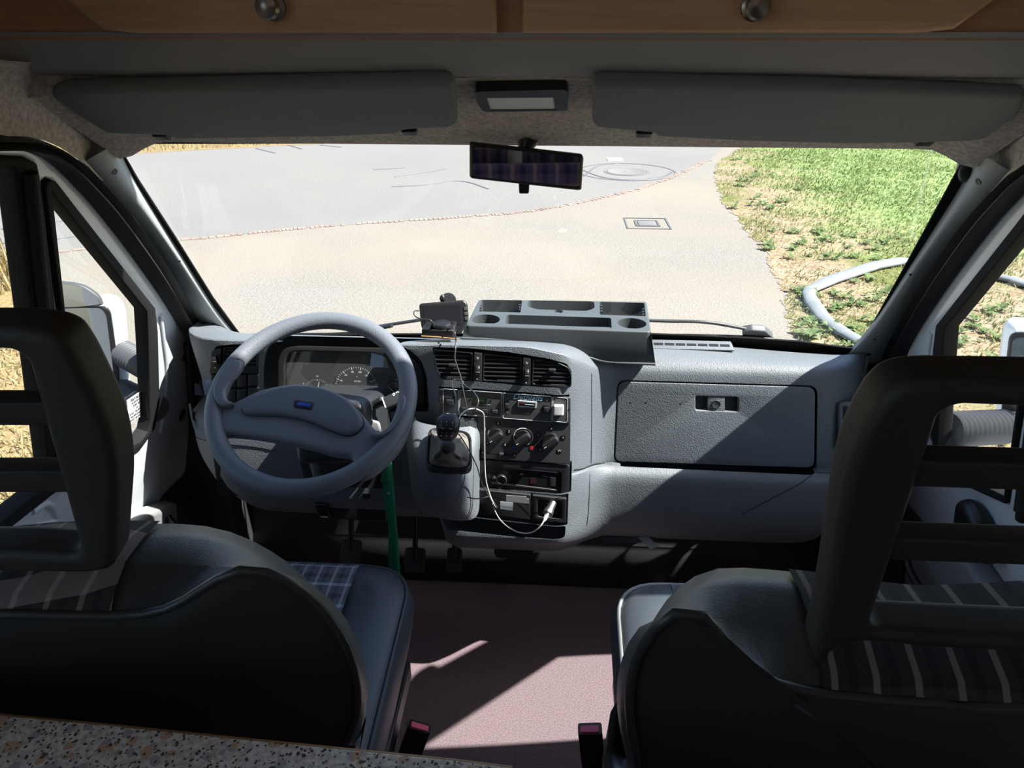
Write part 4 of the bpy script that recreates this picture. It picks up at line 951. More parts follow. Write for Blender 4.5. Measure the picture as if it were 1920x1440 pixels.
tube('thumb_grip_gap', [SW.w(*SW.px(x, y, .014), .016) for x, y in [(435, 676), (448, 674), (458, 681), (457, 696)]], .0008, blackp, wheel, 6, smooth_path=4)
# column shroud and stalk
col = thing('steering_column', 'dark steering column shroud with wiper stalk behind the steering wheel', 'steering column', (-.43, 1.4, .78))
hexa('shroud', [V((-.505, 1.285, .865)), V((-.345, 1.285, .865)), V((-.335, 1.255, .735)), V((-.500, 1.25, .725)), V((-.515, 1.50, .80)), V((-.335, 1.50, .80)), V((-.32, 1.50, .64)), V((-.51, 1.50, .64))], dashd, col, .022, 4)
lathe('column', WC-SW.n*.02, -SW.n, [(.035, 0), (.036, .09), (.03, .12)], blackp, col, 28)
hexa('shroud_side_cover', [P(690, 785, Y=1.30), P(712, 790, Y=1.30), P(716, 812, Y=1.29), P(694, 812, Y=1.29), P(690, 785, Y=1.40), P(712, 790, Y=1.40), P(716, 812, Y=1.40), P(694, 812, Y=1.40)], doorgrey, col, .006)
hexa('shroud_left_cover', [P(578, 845, Y=1.265), P(590, 850, Y=1.255), P(606, 900, Y=1.262), P(594, 912, Y=1.27), P(574, 845, Y=1.36), P(584, 850, Y=1.36), P(600, 900, Y=1.36), P(590, 910, Y=1.36)], panelg, col, .006)
stp = [P(*q, Y=Y_) for q, Y_ in (((668, 790), 1.345), ((684, 773), 1.34), ((700, 761), 1.335), ((718, 750), 1.33))]
stk = tube('wiper_stalk', stp, [.013, .0115, .011, .0125], dashd, col, 16, smooth_path=4, flat=.75, up=(0, -.4, .9))
ST = Fr(P(735, 745, Y=1.325), (0, -.8, .6))
pe = plate('stalk_paddle', ST, [rl(ST.pxs([(716, 748), (755, 729), (768, 735), (766, 750), (726, 768), (719, 762)]), .006, 4)], .018, dashd, col, .005, .009, 4)
plate('stalk_band', ST, [ST.pxs([(717, 747), (719, 746), (726, 765), (724, 766)])], .0192, greyl, pe, 0, .0096)
text('stalk_icon', '~', ST, *ST.px(748, 736), .020, whitel, pe, .0095, .4); text('stalk_icon', 'o', ST, *ST.px(740, 740), .012, whitel, pe, .0095, .4)

# ================================================================ instrument cluster
ID = Fr((-.43, 1.515, .80), (0, -.93, .37))
clu = thing('instrument_cluster', 'dark instrument cluster with speedometer, fuel and temperature dials behind the wheel', 'instrument cluster', (-.43, 1.53, .80))
bz = rl(ID.pxs([(524, 672), (536, 652), (560, 648), (720, 652), (760, 660), (796, 690), (800, 768), (524, 762)]), .014, 5)
fi_ = rl(ID.pxs([(538, 676), (546, 660), (566, 658), (700, 661), (735, 672), (758, 694), (764, 745), (735, 762), (538, 752)]), .012, 5)
plate('bezel', ID.at(.014), [bz, fi_], .014, blackp, clu, .003, 0)
plate('dial_face', ID, [fi_], .004, dialm, clu, 0, 0)
plate('lens', ID.at(.011), [fi_], .001, lensclear, clu, 0, 0)
def dial(nm, cx, cy, rx, a0, a1, n, majors, labs, needle, ls, nlen, lblr=.80):
    c_ = ID.px(cx, cy); r = abs(ID.px(cx+rx, cy)[0]-c_[0]); parts = []
    t = plate(nm, ID, [[(c_[0]+r*1.06*cos(k*pi/18), c_[1]+r*1.06*sin(k*pi/18)) for k in range(36)]], .0012, dialm, clu, 0, .0016)
    for i in range(n+1):
        a = radians(a0+(a1-a0)*i/n); L = .13 if i % majors == 0 else .07; wd = .00045 if i % majors else .0007
        d = (cos(a), sin(a)); q = []
        for rr, s in ((r, 1), (r*(1-L), 1), (r*(1-L), -1), (r, -1)): q.append(ID.w(c_[0]+d[0]*rr-d[1]*wd*s, c_[1]+d[1]*rr+d[0]*wd*s, .0020))
        parts.append((q, [(0, 1, 2, 3)]))
    multi('scale', parts, whitel, t)
    for s_, i in labs:
        a = radians(a0+(a1-a0)*i/n); text('number', s_, ID, c_[0]+cos(a)*r*lblr, c_[1]+sin(a)*r*lblr, ls, whitel, t, .002)
    a = radians(needle); d = (cos(a), sin(a)); q = [ID.w(c_[0]+d[0]*u_-d[1]*w_, c_[1]+d[1]*u_+d[0]*w_, .005) for u_, w_ in ((r*.2, .0009), (r*nlen, .0005), (r*nlen, -.0005), (r*.2, -.0009))]
    mesh('needle', q, [(0, 1, 2, 3)], whitel, t, smooth=False)
    lathe('needle_hub', ID.w(*c_, .002), ID.n, [(.004, 0), (.004, .004), (.003, .005), (0, .005)], blackp, t, 16); return t, c_, r
sp_t, sc_, sr = dial('speedometer', 668, 728, 40, 206, -26, 36, 4, [(str(20*i), 4*i) for i in range(10)], 195, .0060, .93, .77)
fg = dial('fuel_gauge', 595, 735, 24, 150, 30, 12, 6, [('0', 0), ('1/2', 6), ('1', 12)], 76, .0055, .85, 1.22)
tg = dial('temperature_gauge', 744, 741, 24, 150, 30, 12, 6, [('50', 0), ('90', 6)], 132, .0055, .95, 1.22)
text('odometer', '077251', ID, *ID.px(671, 715), .0050, whitel, sp_t, .0022, sx=1.15); text('trip_meter', '1320  km/h', ID, *ID.px(675, 735), .0040, greyl, sp_t, .0022)
text('mark', 'veglia', ID, *ID.px(668, 742), .0030, greyl, sp_t, .0022)
for x, y in ((674, 723), (670, 706)):
    a, b = ID.px(x, y); plate('tick', ID, [[(a-.0008, b-.0006), (a+.0008, b-.0006), (a+.0008, b+.0006), (a-.0008, b+.0006)]], .0004, whitel, sp_t, 0, .0024)
a, b = ID.px(612, 725); plate('fuel_symbol', ID, [[(a-.002, b-.0025), (a+.0015, b-.0025), (a+.0015, b+.0025), (a-.002, b+.0025)]], .0004, greyl, fg[0], 0, .0024)
a, b = ID.px(696, 752); plate('red_lamp', ID, [[(a-.0032, b-.0016), (a+.0032, b-.0016), (a+.0032, b+.0016), (a-.0032, b+.0016)]], .001, red, clu, 0, .0155)

# ================================================================ switch panel, radio
SP = CF.at(-.008)
sw = thing('switch_panel', 'grey camper switch panel with pale blue lettering and a white button', 'control panel', tuple(CF.w(*CF.px(945, 760))))
spo = rl(SP.pxs([(823, 728), (900, 732), (1000, 739), (1070, 745), (1070, 794), (960, 786), (823, 776)]), .004, 3)
plate('facia', SP, [spo], .006, panelg, sw, .001, .003)
S2 = SP.at(.0032)
def outline(px, r=.003, wdt_=.0004):
    q = rl(S2.pxs(px), r, 4); tube('outline', [S2.w(a, b) for a, b in q], wdt_, greyl, sw, 6, True)
outline([(831, 729), (860, 731), (859, 777), (831, 774)]); outline([(863, 731), (941, 737), (940, 783), (861, 777)]); outline([(944, 737), (1035, 744), (1034, 791), (943, 784)]); outline([(1037, 744), (1064, 747), (1063, 792), (1036, 790)])
def rocker(x, y, hx, hy, m=blackp, d=.006, key=.62, nm='rocker_switch'):
    a, b = S2.px(x, y); t = plate(nm, S2, [rl([(a-hx, b-hy), (a+hx, b-hy), (a+hx, b+hy), (a-hx, b+hy)], .001)], .003, blackp, sw, .0008, .0015)
    plate('rocker', S2, [rl([(a-hx*.8, b-hy*key), (a+hx*.8, b-hy*key), (a+hx*.8, b+hy*key), (a-hx*.8, b+hy*key)], .001)], .005, dashd, t, .0015, d); return t
rocker(844, 753, .0105, .0105); rocker(951, 760, .006, .010); rocker(1024, 767, .006, .010)
for x, y in ((871, 766), (890, 768), (909, 770), (928, 771)): rocker(x, y, .0078, .0075, d=.005)
wb_ = S2.px(1047.5, 767); plate('white_button', S2, [rl([(wb_[0]-.0115, wb_[1]-.0125), (wb_[0]+.0115, wb_[1]-.0125), (wb_[0]+.0115, wb_[1]+.0125), (wb_[0]-.0115, wb_[1]+.0125)], .003)], .010, whiteplastic, sw, .003, .010, 4)
lc_ = plate('clock_display', S2, [S2.pxs([(889, 744.5), (913.5, 746.5), (913, 757), (888.5, 755.5)])], .001, lcd, sw, 0, .0010); text('digits', '17:45', S2, *S2.px(901, 751), .0072, lcdg, lc_, .0012, -.04)
for x, y in ((882, 749), (920, 752), (827, 750), (1066, 768)): lathe('round_stud', S2.w(*S2.px(x, y)), S2.n, [(.0022, 0), (.0022, .0006), (.0012, .0004), (0, .0004)], blackp, sw, 14)
text('lettering', 'Dethleffs', S2, *S2.px(989.5, 745.5), .0185, bluel, sw, .0004, radians(-3), shear=.25, sx=.98)
mt_ = plate('battery_meter', S2, [rl(S2.pxs([(971, 750), (1007, 753), (1006, 764.5), (970.5, 762)]), .0008)], .003, tape, sw, .0006, .0028)
plate('meter_window', S2, [S2.pxs([(974, 752.5), (1004, 755), (1003.5, 762), (973.5, 760)])], .0006, lcd, mt_, 0, .0032); plate('meter_red', S2, [S2.pxs([(974, 753.5), (983, 754), (983, 757), (974, 756)])], .0003, MATS['dim red'] if 'dim red' in MATS else mat('dim red', (.10, .02, .025), .4), mt_, 0, .0036); plate('meter_scale', S2, [S2.pxs([(984, 756.5), (1002, 758), (1002, 759), (984, 757.5)])], .0003, bluel, mt_, 0, .0036)
for s_, x, y in (('[ ]', 952, 747), ('[ ]', 951, 773), ('o', 1025.5, 751), ('- -', 1025, 780), ('r1  w2', 988, 775), ('= =', 843, 733), ('o  o   *  ***', 912, 759)): text('legend', s_, S2, *S2.px(x, y), .0036, greyl, sw, .0004, -.03)

RF = CF.at(-.020)
rad = thing('car_radio', 'black car radio with round silver-ringed volume knob below the heater controls', 'car radio', tuple(CF.w(*CF.px(975, 895), -.02)))
plate('surround', RF, [rl(RF.pxs([(894, 858), (1068, 870), (1067, 926), (894, 912)]), .002), rl(RF.pxs([(911, 871), (1053, 882), (1051, 923), (910, 912)]), .003)], .010, dashd, rad, .001, .010)
R2 = RF.at(.006)
plate('front', R2, [rl(RF.pxs([(909, 869), (1055, 880), (1053, 925), (908, 914)]), .003)], .012, blackp, rad, .002, 0)
plate('display', R2, [rl(R2.pxs([(956, 884), (1026, 890), (1025, 911), (955, 906)]), .001)], .001, screen, rad, 0, .0008)
lathe('volume_knob', R2.w(*R2.px(940.5, 896.5)), R2.n, [(.0120, 0), (.0120, .010), (.0112, .012), (.0095, .012), (.0090, .010), (0, .010)], blackp, rad, 36)
tube('knob_ring', [R2.w(R2.px(940.5, 896.5)[0]+.0118*cos(k*pi/20), R2.px(940.5, 896.5)[1]+.0118*sin(k*pi/20), .0105) for k in range(40)], .0009, chrome, rad, 6, True)
plate('bottom_strip', R2, [R2.pxs([(922, 903), (990, 911), (1045, 918), (1045, 920), (990, 914), (922, 907)])], .002, chrome, rad, .0005, .0018)
plate('top_strip', R2, [R2.pxs([(950, 876), (1046, 885), (1046, 886), (950, 877)])], .002, greyl, rad, .0005, .0018)
text('lettering', 'JVC', R2, *R2.px(978.5, 889), .0050, greyl, rad, .0012, -.06); text('lettering', 'Bluetooth', R2, *R2.px(1023, 893), .0030, greyl, rad, .0012, -.06)
plate('button_block', R2, [rl(R2.pxs([(913, 887), (925, 890), (931, 897), (926, 898), (913, 894)]), .001)], .004, panelg, rad, .001, .003)
plate('side_button', R2, [rl(R2.pxs([(1031, 894), (1042, 895), (1041, 911), (1031, 910)]), .001)], .002, dashd, rad, .0006, .0018)
plate('red_glow_label', R2, [rl(R2.pxs([(994, 895), (1005, 896), (1005, 907), (994, 906)]), .001)], .0005, mat('dim red', (.035, .012, .014), .4), rad, 0, .0014)

# ================================================================ tray organiser on the dash
tray = thing('dash_tray', 'grey plastic tray with cup holders standing on top of the dashboard', 'tray', (.06, 1.58, .88))
tz = .952
TB = [P(*q, Z=tz) for q in [(898, 561), (1213, 565), (1221, 622), (873, 610)]]    # back-left, back-right, front-right, front-left
TP = Fr(sum(TB, V())/4, (0, 0, 1), (0, 1, 0))
to = [TP.loc(p) for p in TB]
def tq(pts): return [TP.px(*q) for q in pts]
cupL = TP.px(911, 599); cupR = TP.px(1185, 606)
def ell(c_, r, n=32): return [(c_[0]+r*cos(2*pi*k/n), c_[1]+r*sin(2*pi*k/n)) for k in range(n)]
poc = [rl(tq([(950, 590), (1146, 596), (1147, 616), (947, 608)]), .008, 4), rl(tq([(903, 562), (979, 563), (976, 586), (897, 584)]), .005, 3),
       rl(tq([(990, 563), (1114, 565), (1115, 578), (1100, 583), (1005, 580), (988, 574)]), .012, 4), rl(tq([(1124, 566), (1208, 568), (1211, 593), (1125, 590)]), .005, 3), ell(cupL, .033), ell(cupR, .033)]
topo = rl(to, .010, 4)
tb = plate('body', TP, [topo], .062, tray_m, tray, .004, 0, 3)
attach_parent = tb.parent; tb.parent = None; tb.location = (0, 0, 0)
cs = []
for i, pl_ in enumerate(poc): cs.append(plate('cutter', TP, [pl_], .064, None, None, 0, .012))
cs.append(plate('cutter', TP, [ell(TP.px(1047, 584), .011, 24)], .02, None, None, 0, .014))
cut(tb, cs); attach(tb, attach_parent); sm(tb, 40)
# skirt reaching down to the falling dash top at the right front
fz = [(871, 612, 866, 634), (972, 614, 972, 640), (1040, 617, 1040, 655), (1100, 619, 1100, 669), (1142, 620, 1142, 679), (1221, 624, 1229, 683)]
r0, r1, r2 = [], [], []
for x, y, x2, y2 in fz:
    a = P(x, y, Z=tz-.004); Yf = a.y-.001; b_ = P(x2, y2, Y=Yf-.004); r0.append(a+V((0, .001, 0))); r1.append(b_); r2.append(b_+V((0, .05, 0)))
r0, r1, r2 = cr(r0, 4), cr(r1, 4), cr(r2, 4)
gridm('front_skirt', [[a+V((0, .02, 0)) for a in r0], r0, r1, [p+V((0, .02, -.001)) for p in r1], r2], tray_m, tray, ang=30)
tube('skirt_lip', r1, .0035, tray_m, tray, 8)
sr_ = [V((TB[1].x, TB[1].y, tz-.006)), V((TB[2].x, TB[2].y, tz-.006))]; rb = r1[-1]
mesh('side_skirt', [sr_[1], rb, rb+V((.0, .05, 0)), V((TB[1].x, 1.63, .86)), sr_[0]], [(0, 1, 2, 3, 4)], tray_m, tray, smooth=False)
mesh('left_skirt', [V((TB[3].x, TB[3].y, tz-.006)), r1[0], V((TB[0].x, 1.63, .86)), V((TB[0].x, TB[0].y, tz-.006))], [(0, 1, 2, 3)], tray_m, tray, smooth=False)
for cx_, cy_ in ((900, 578), (976, 578), (1127, 580), (1208, 586)):
    for k in range(3): a, b = TP.px(cx_, cy_-k*5); bx_ = multi('coin_rib', [boxg(TP, a-.004, b-.002, a+.004, b+.002, -.03, -.004)], tray_m, tray)

# ================================================================ navigation unit, puck, cables
nav = thing('navigation_unit', 'black screen unit on its mount standing on the dash beside the grey tray', 'navigation device', tuple(P(835, 625, Y=1.50)))
NF = Fr(P(832, 598, Y=1.50), (.10, -.92, .38))
no = rl(NF.pxs([(785, 569), (870, 562), (877, 570), (879, 600), (869, 618), (865, 626), (793, 622), (789, 610)]), .008, 4)
plate('housing', NF, [no], .018, blackp, nav, .005, 0, 4)
plate('display', NF, [rl(NF.pxs([(794, 576), (862, 571), (865, 608), (797, 614)]), .002)], .001, screen, nav, 0, .0008)
for k in range(3): a, b = NF.px(873+k*.9, 579+k*9); plate('side_button', NF, [rl([(a-.0045, b-.004), (a+.0045, b-.004), (a+.0045, b+.004), (a-.0045, b+.004)], .001)], .003, panelg, nav, .001, .002)
bl_ = NF.w(*NF.px(829, 559), -.02); lathe('ball_joint', bl_-V((0, 0, .01)), (0, 0, 1), [(.001, 0), (.0058, .004), (.0075, .010), (.0058, .016), (.001, .020)], blackp, nav, 20)
lathe('clamp_plate', NF.w(*NF.px(840, 563), -.018), NF.n, [(.016, -.008), (.018, -.004), (.018, 0), (.0, 0)], dashd, nav, 28)
b1, b2 = P(790, 618, Y=1.445), P(851, 632, Y=1.445)
box('base_block', (b1.x, 1.445, b2.z-.006), (b2.x, 1.515, b1.z), blackp, nav, .003)
tube('wood_edge', [P(790, 630, Y=1.443), P(820, 632, Y=1.443), P(852, 635, Y=1.443), P(862, 635, Y=1.443)], .0015, edgewood, nav, 6)
pk = thing('gps_puck', 'small round glossy receiver lying on the black block before the screen', 'receiver', tuple(P(830, 612, Y=1.455)))
pc_ = P(829, 611, Y=1.465); lathe('puck', pc_-V((0, 0, .004)), (0, -.12, 1), [(.0175, 0), (.0185, .003), (.018, .009), (.0155, .0125), (.010, .0135), (0, .014)], blackp, pk, 32, sx=1.15)
box('foot', (pc_.x-.026, 1.447, b1.z), (pc_.x+.020, 1.49, pc_.z-.003), blackp, pk, .003)
def pth(pts): return [P(x, y, Y=Y_) for x, y, Y_ in pts]
tag(tube('receiver_cable', pth([(785, 583, 1.49), (778, 583, 1.475), (775.5, 588, 1.46), (780, 594, 1.455), (790, 598, 1.45), (806, 600, 1.445), (812, 606, 1.445), (814, 611, 1.447)]), .0014, cable, None, 8, smooth_path=5), 'short thin cable looping from the screen unit to the round receiver', 'cable')
tag(tube('power_cable', pth([(846, 609, 1.45), (850, 612, 1.42), (853, 625, 1.40), (855, 640, 1.395), (854, 655, 1.38), (853, 672, 1.37), (858, 690, 1.36), (864, 708, 1.35), (870, 740, 1.33), (875, 765, 1.32), (878, 772, 1.31), (890, 768, 1.30), (897, 752, 1.31), (888, 735, 1.33), (870, 721, 1.35), (866, 714, 1.355), (853, 712, 1.36), (848, 715, 1.35), (849, 725, 1.33), (855, 745, 1.28), (854, 765, 1.25), (851, 785, 1.22)]), .0016, cable, None, 8, smooth_path=5), 'dark cable hanging in loops from the receiver in front of the vents', 'cable')
tag(tube('charging_cable', pth([(859, 790, 1.22), (864, 778, 1.24), (875, 769, 1.28), (888, 766, 1.31), (898, 769, 1.32), (906, 775, 1.33), (908, 790, 1.335), (908.5, 830, 1.33), (909, 870, 1.325), (911, 900, 1.32), (916, 920, 1.32), (924, 942, 1.31), (930, 952, 1.31), (924, 945, 1.312), (928, 958, 1.31), (938, 975, 1.305), (955, 990, 1.30), (975, 999, 1.295), (995, 999, 1.295), (1010, 990, 1.30), (1018, 980, 1.31), (1021, 974, 1.32)]), .0015, cablew, None, 8, smooth_path=5), 'pale cable drooping across the radio to the power socket', 'cable')
tag(tube('thin_cable', pth([(858, 812, 1.23), (866, 822, 1.23), (878, 842, 1.25), (890, 865, 1.27), (896, 880, 1.29), (903, 905, 1.31), (912, 922, 1.315), (922, 940, 1.31), (932, 952, 1.31), (930, 948, 1.312), (919, 932, 1.315), (905, 934, 1.30), (890, 935, 1.265), (876, 932, 1.262)]), .0013, cable, None, 8, smooth_path=5), 'thin black cable running from the gear gaiter down beside the radio', 'cable')
tag(tube('cord_end', pth([(872, 890, 1.245), (869, 905, 1.24), (862, 920, 1.24), (856, 934, 1.24), (853, 940, 1.24)]), .0008, cable, None, 6, smooth_path=4), 'thin dark string hanging below the gear gaiter frame', 'string')
plug = thing('charger_plug', 'silver-collared charger plug sitting in the power socket', 'plug', tuple(sp_))
pa = P(1028, 961, Y=1.345); pax = (P(1021, 975, Y=1.325)-pa).normalized()
lathe('plug_body', pa, pax, [(.0085, -.030), (.0095, -.012), (.0115, -.004), (.0120, 0), (.0115, .004), (.0065, .006), (.0060, .010), (.0, .010)], chrome, plug, 28)
lathe('strain_relief', pa+pax*.008, pax, [(.0055, 0), (.0058, .002), (.0045, .003), (.0055, .005), (.0042, .006), (.005, .008), (.0040, .009), (.0045, .012), (.003, .014), (.0025, .018)], whiteplastic, plug, 18)
# green key strap
kst = thing('key_strap', 'green printed key strap hanging from the ignition behind the wheel', 'strap', tuple(P(728, 868, Y=1.30)))
LA = [P(723, 866, Y=1.30), P(728, 900, Y=1.285), P(732, 950, Y=1.27), P(737, 1010, Y=1.255), P(742, 1085, Y=1.245)]
rows = []
for i, p in enumerate(cr(LA, 6)): rows.append([p+V((-.0115+.003*sin(i*.5), .001*sin(i*.8), 0)), p+V((-.004, -.0012, 0)), p+V((.004, -.0012, 0)), p+V((.0115, .001*cos(i*.7), 0))])
gridm('strap', rows, green, kst, thick=.0012)
rows = [[p+V((-.012, -.004, 0)), p+V((0, -.008, 0)), p+V((.011, -.004, 0))] for p in cr([P(726, 863, Y=1.30), P(727, 880, Y=1.288), P(724, 902, Y=1.284)], 4)]
gridm('strap_loop', rows, green, kst, thick=.0012)
ic = []
for i in range(12):
    y = 925+13*i; x = 731.5+(y-925)*.065+(4 if i % 2 else -3); Yk = 1.277-(y-925)*.0002; p = P(x, y, Y=Yk-.0018); text('printed_icon', 'AY0#8XBQZ&%K'[i] if False else '\u25b3O#VXOYQZ&%K'[i] if False else 'OXVYZQ%&#VOX'[i], Fr(p, (0, -1, .1)), 0, 0, .009, greyl, kst, 0, .3*(i % 3-1))

# ================================================================ overhead: visors, lamp, mirror
hs = (zc[8][1]-zc[3][1])/(zc[8][0]-zc[3][0]); hn = V((0, hs, -1)).normalized()
HV = Fr((0, 1.11, zrow(0, 1.11, 211)), hn, (0, 1, 0))
def visor(lp_, label, clips):
    t = thing('sun_visor', label, 'sun visor', tuple(HV.w(sum(a for a, b in lp_)/len(lp_), 0, .02)), 'sun visors')
    plate('panel', HV, [lp_], .022, visorm, t, .009, .034, 5)
    for x, y in clips: a, b = HV.px(x, y, .02); plate('clip', HV, [rl([(a-.012, b-.004), (a+.012, b-.004), (a+.012, b+.012), (a-.012, b+.012)], .002)], .012, blackp, t, .002, .020)
    return t
H3 = HV.at(.034)
vL = rl(H3.pxs([(93, 184), (120, 172), (500, 164), (836, 158), (852, 166), (858, 236), (846, 242), (760, 246), (748, 254), (640, 259), (330, 264), (318, 257), (200, 253), (150, 222)]), .010, 5)
visor(vL, 'grey sun visor on the driver side, folded against the headliner', [(300, 258), (766, 249)])
vR = rl(H3.pxs([(1110, 162), (1130, 160), (1500, 168), (1922, 184), (1915, 216), (1852, 262), (1820, 268), (1720, 271), (1600, 273), (1400, 268), (1230, 259), (1224, 252), (1118, 242), (1110, 234)]), .010, 5)
visor(vR, 'grey sun visor on the passenger side, folded against the headliner', [(1208, 253), (1736, 269)])
lamp = thing('dome_lamp', 'black-framed rectangular roof lamp between the two visors', 'lamp', tuple(HV.w(*HV.px(978, 190), .01)))
lo_ = rl(HV.at(.018).pxs([(890, 172), (1062, 168), (1066, 182), (1064, 208), (905, 210), (893, 190)]), .008, 4); li_ = rl(HV.at(.018).pxs([(912, 184), (1038, 183), (1041, 207), (920, 208)]), .002, 2)
plate('frame', HV, [lo_, [(a, b) for a, b in HV.at(.018).pxs([(912, 184), (1038, 183), (1041, 206), (920, 207)])]], .026, blackp, lamp, 0, .018)
plate('lens', HV, [li_], .004, lensm, lamp, 0, .0165)
multi('lens_ribs', [boxg(HV, a, min(q[1] for q in li_), a+.0008, max(q[1] for q in li_), .016, .0172) for a in [min(q[0] for q in li_)+.003*k for k in range(1, 30) if min(q[0] for q in li_)+.003*k < max(q[0] for q in li_)-.002]], lensm, lamp)

mir = thing('rear_view_mirror', 'black framed interior rear view mirror hanging from the headliner', 'mirror', tuple(P(990, 285, Y=1.19)))
MF = Fr(P(986, 311, Y=1.16), (.075, -.997, .03))
mo_ = rl(MF.pxs([(880, 268), (884, 267), (1092, 290), (1095, 296), (1091, 357), (1084, 358), (885, 336), (880, 332)]), .016, 6)
cxm, cym = MF.px(986, 311); mi_ = [(cxm+(a-cxm)*.94, cym+(b-cym)*.82) for a, b in mo_]
plate('housing', MF, [mo_], .022, blackp, mir, .007, 0, 4)
plate('glass', MF, [mi_], .001, mirrord, mir, 0, .0008)
a, b = MF.px(983, 350); plate('dip_tab', MF, [rl([(a-.008, b-.013), (a+.008, b-.013), (a+.009, b+.008), (a-.009, b+.008)], .003)], .007, blackp, mir, .002, -.010)
tube('arm', [MF.w(cxm, cym, -.02), MF.w(cxm, cym+.022, -.03), V((P(990, 268, Y=1.195).x, 1.195, zrow(0, 1.195, 262)))], [.010, .012, .018], blackp, mir, 16)
# small grab handle on the passenger pillar
gh = thing('pillar_handle', 'small black rounded grip at the top of the passenger side pillar', 'handle', tuple(P(1808, 320, Y=1.24)))
rings('grip', [[P(1808+dx*s_+ox, 318+dy*s_, Y=1.235+.02*k) for dx, dy in [(16*cos(a)+6*sin(a)*.5, -26*sin(a)) for a in [2*pi*j/20 for j in range(20)]]] for k, (s_, ox) in enumerate([(.6, 4), (.95, 2), (1, 0), (.9, 0), (.5, 0)])], blackp, gh, ang=180)

# ================================================================ wipers (outside)
def wiper(nm, label, arm, blade, piv):
    t = thing(nm, label, 'windscreen wiper', tuple(WF.w(*WF.px(*piv, -.05), -.05)), 'windscreen wipers')
    tube('arm', [WF.w(*WF.px(x, y, -.055), -.055) for x, y in arm], .0045, dashd, t, 8, smooth_path=4)
    if blade: tube('blade', [WF.w(*WF.px(x, y, -.04), -.04) for x, y in blade], .006, blackp, t, 8, smooth_path=3)
    return t
wiper('wiper', 'wiper resting at the foot of the windscreen, right of the tray', [(1200, 600), (1250, 602), (1322, 604), (1380, 613), (1440, 626)], [(1238, 630), (1300, 630), (1400, 633), (1450, 637)], (1425, 628))
plate('wiper_hinge', WF, [rl(WF.pxs([(1392, 620), (1410, 617), (1435, 619), (1450, 632), (1392, 631)], -.05), .004)], .02, tray_m, [o for o in bpy.data.objects if o.name == 'wiper'][0], .004, -.045)
wiper('wiper', 'wiper arm seen behind the steering wheel rim and screen unit', [(690, 615), (735, 608), (800, 598), (870, 588)], [(560, 628), (650, 626), (735, 610)], (700, 618))

# ================================================================ outer mirrors
def bell(t, a, b, r, n=11):
    a, b = V(a), V(b); d = b-a; prof_ = []
    L = d.length
    for k in range(n*6+1): x = k/(n*6); prof_.append((r*(1+.17*cos(2*pi*n*x)), L*x))
    return lathe('bellows_arm', a, d, prof_, bellow, t, 24, 60)
ml = thing('outer_mirror', 'white outer mirror with small blind-spot glass outside the driver window', 'wing mirror', (-1.15, 1.62, .85), 'outer mirrors')
OM = Fr((-1.15, 1.60, .85), (.30, -.95, .12))
ho = rl(OM.pxs([(100, 572), (190, 560), (212, 566), (224, 588), (234, 720), (228, 775), (110, 780)]), .03, 5)
plate('housing', OM, [ho], .09, whitep, ml, .03, 0, 5)
plate('glass_frame', OM, [rl(OM.pxs([(112, 573), (200, 574), (208, 585), (224, 700), (222, 764), (114, 768)]), .02, 5)], .01, blackp, ml, .003, .004)
plate('glass', OM, [rl(OM.pxs([(114, 576), (190, 577), (200, 590), (214, 700), (210, 758), (116, 762)]), .02, 5)], .001, mirrorm, ml, 0, .0048)
bs_ = plate('blind_spot_mirror', OM, [scr(OM.pxs([(108, 530), (130, 527), (160, 533), (184, 548), (194, 562), (188, 571), (112, 573)]), 4)], .02, panelg, ml, .005, .022, 4)
plate('blind_spot_glass', OM, [scr(OM.pxs([(112, 532), (132, 530), (160, 536), (182, 550), (190, 562), (184, 568), (114, 570)]), 4)], .001, mirrorm, bs_, 0, .0226)
bell(ml, P(226, 660, X=-1.10), P(285, 692, X=-.93), .030); bell(ml, P(226, 733, X=-1.10), P(290, 765, X=-.93), .030)
mr = thing('outer_mirror', 'white outer mirror on a black bellows arm outside the passenger window', 'wing mirror', (1.2, 1.55, .8), 'outer mirrors')
ON = Fr((1.17, 1.56, .80), (-.45, -.88, .12))
ho = rl(ON.pxs([(1868, 740), (1884, 614), (1900, 604), (2080, 612), (2090, 850), (1885, 838), (1870, 800)]), .03, 5)
plate('housing', ON, [ho], .09, whitep, mr, .03, 0, 5)
plate('glass_frame', ON, [rl(ON.pxs([(1893, 622), (2070, 628), (2070, 826), (1884, 826), (1876, 800), (1880, 730)]), .02, 5)], .01, blackp, mr, .003, .004)
plate('glass', ON, [rl(ON.pxs([(1899, 632), (2060, 636), (2060, 750), (1886, 745)]), .015, 5)], .001, mirrorm, mr, 0, .0048)
plate('lower_glass', ON, [rl(ON.pxs([(1886, 770), (2060, 774), (2060, 822), (1890, 820), (1880, 800)]), .01, 5)], .001, mirrorm, mr, 0, .0048)
bell(mr, P(1772, 806, X=.93), P(1880, 800, X=1.12), .036, 12)

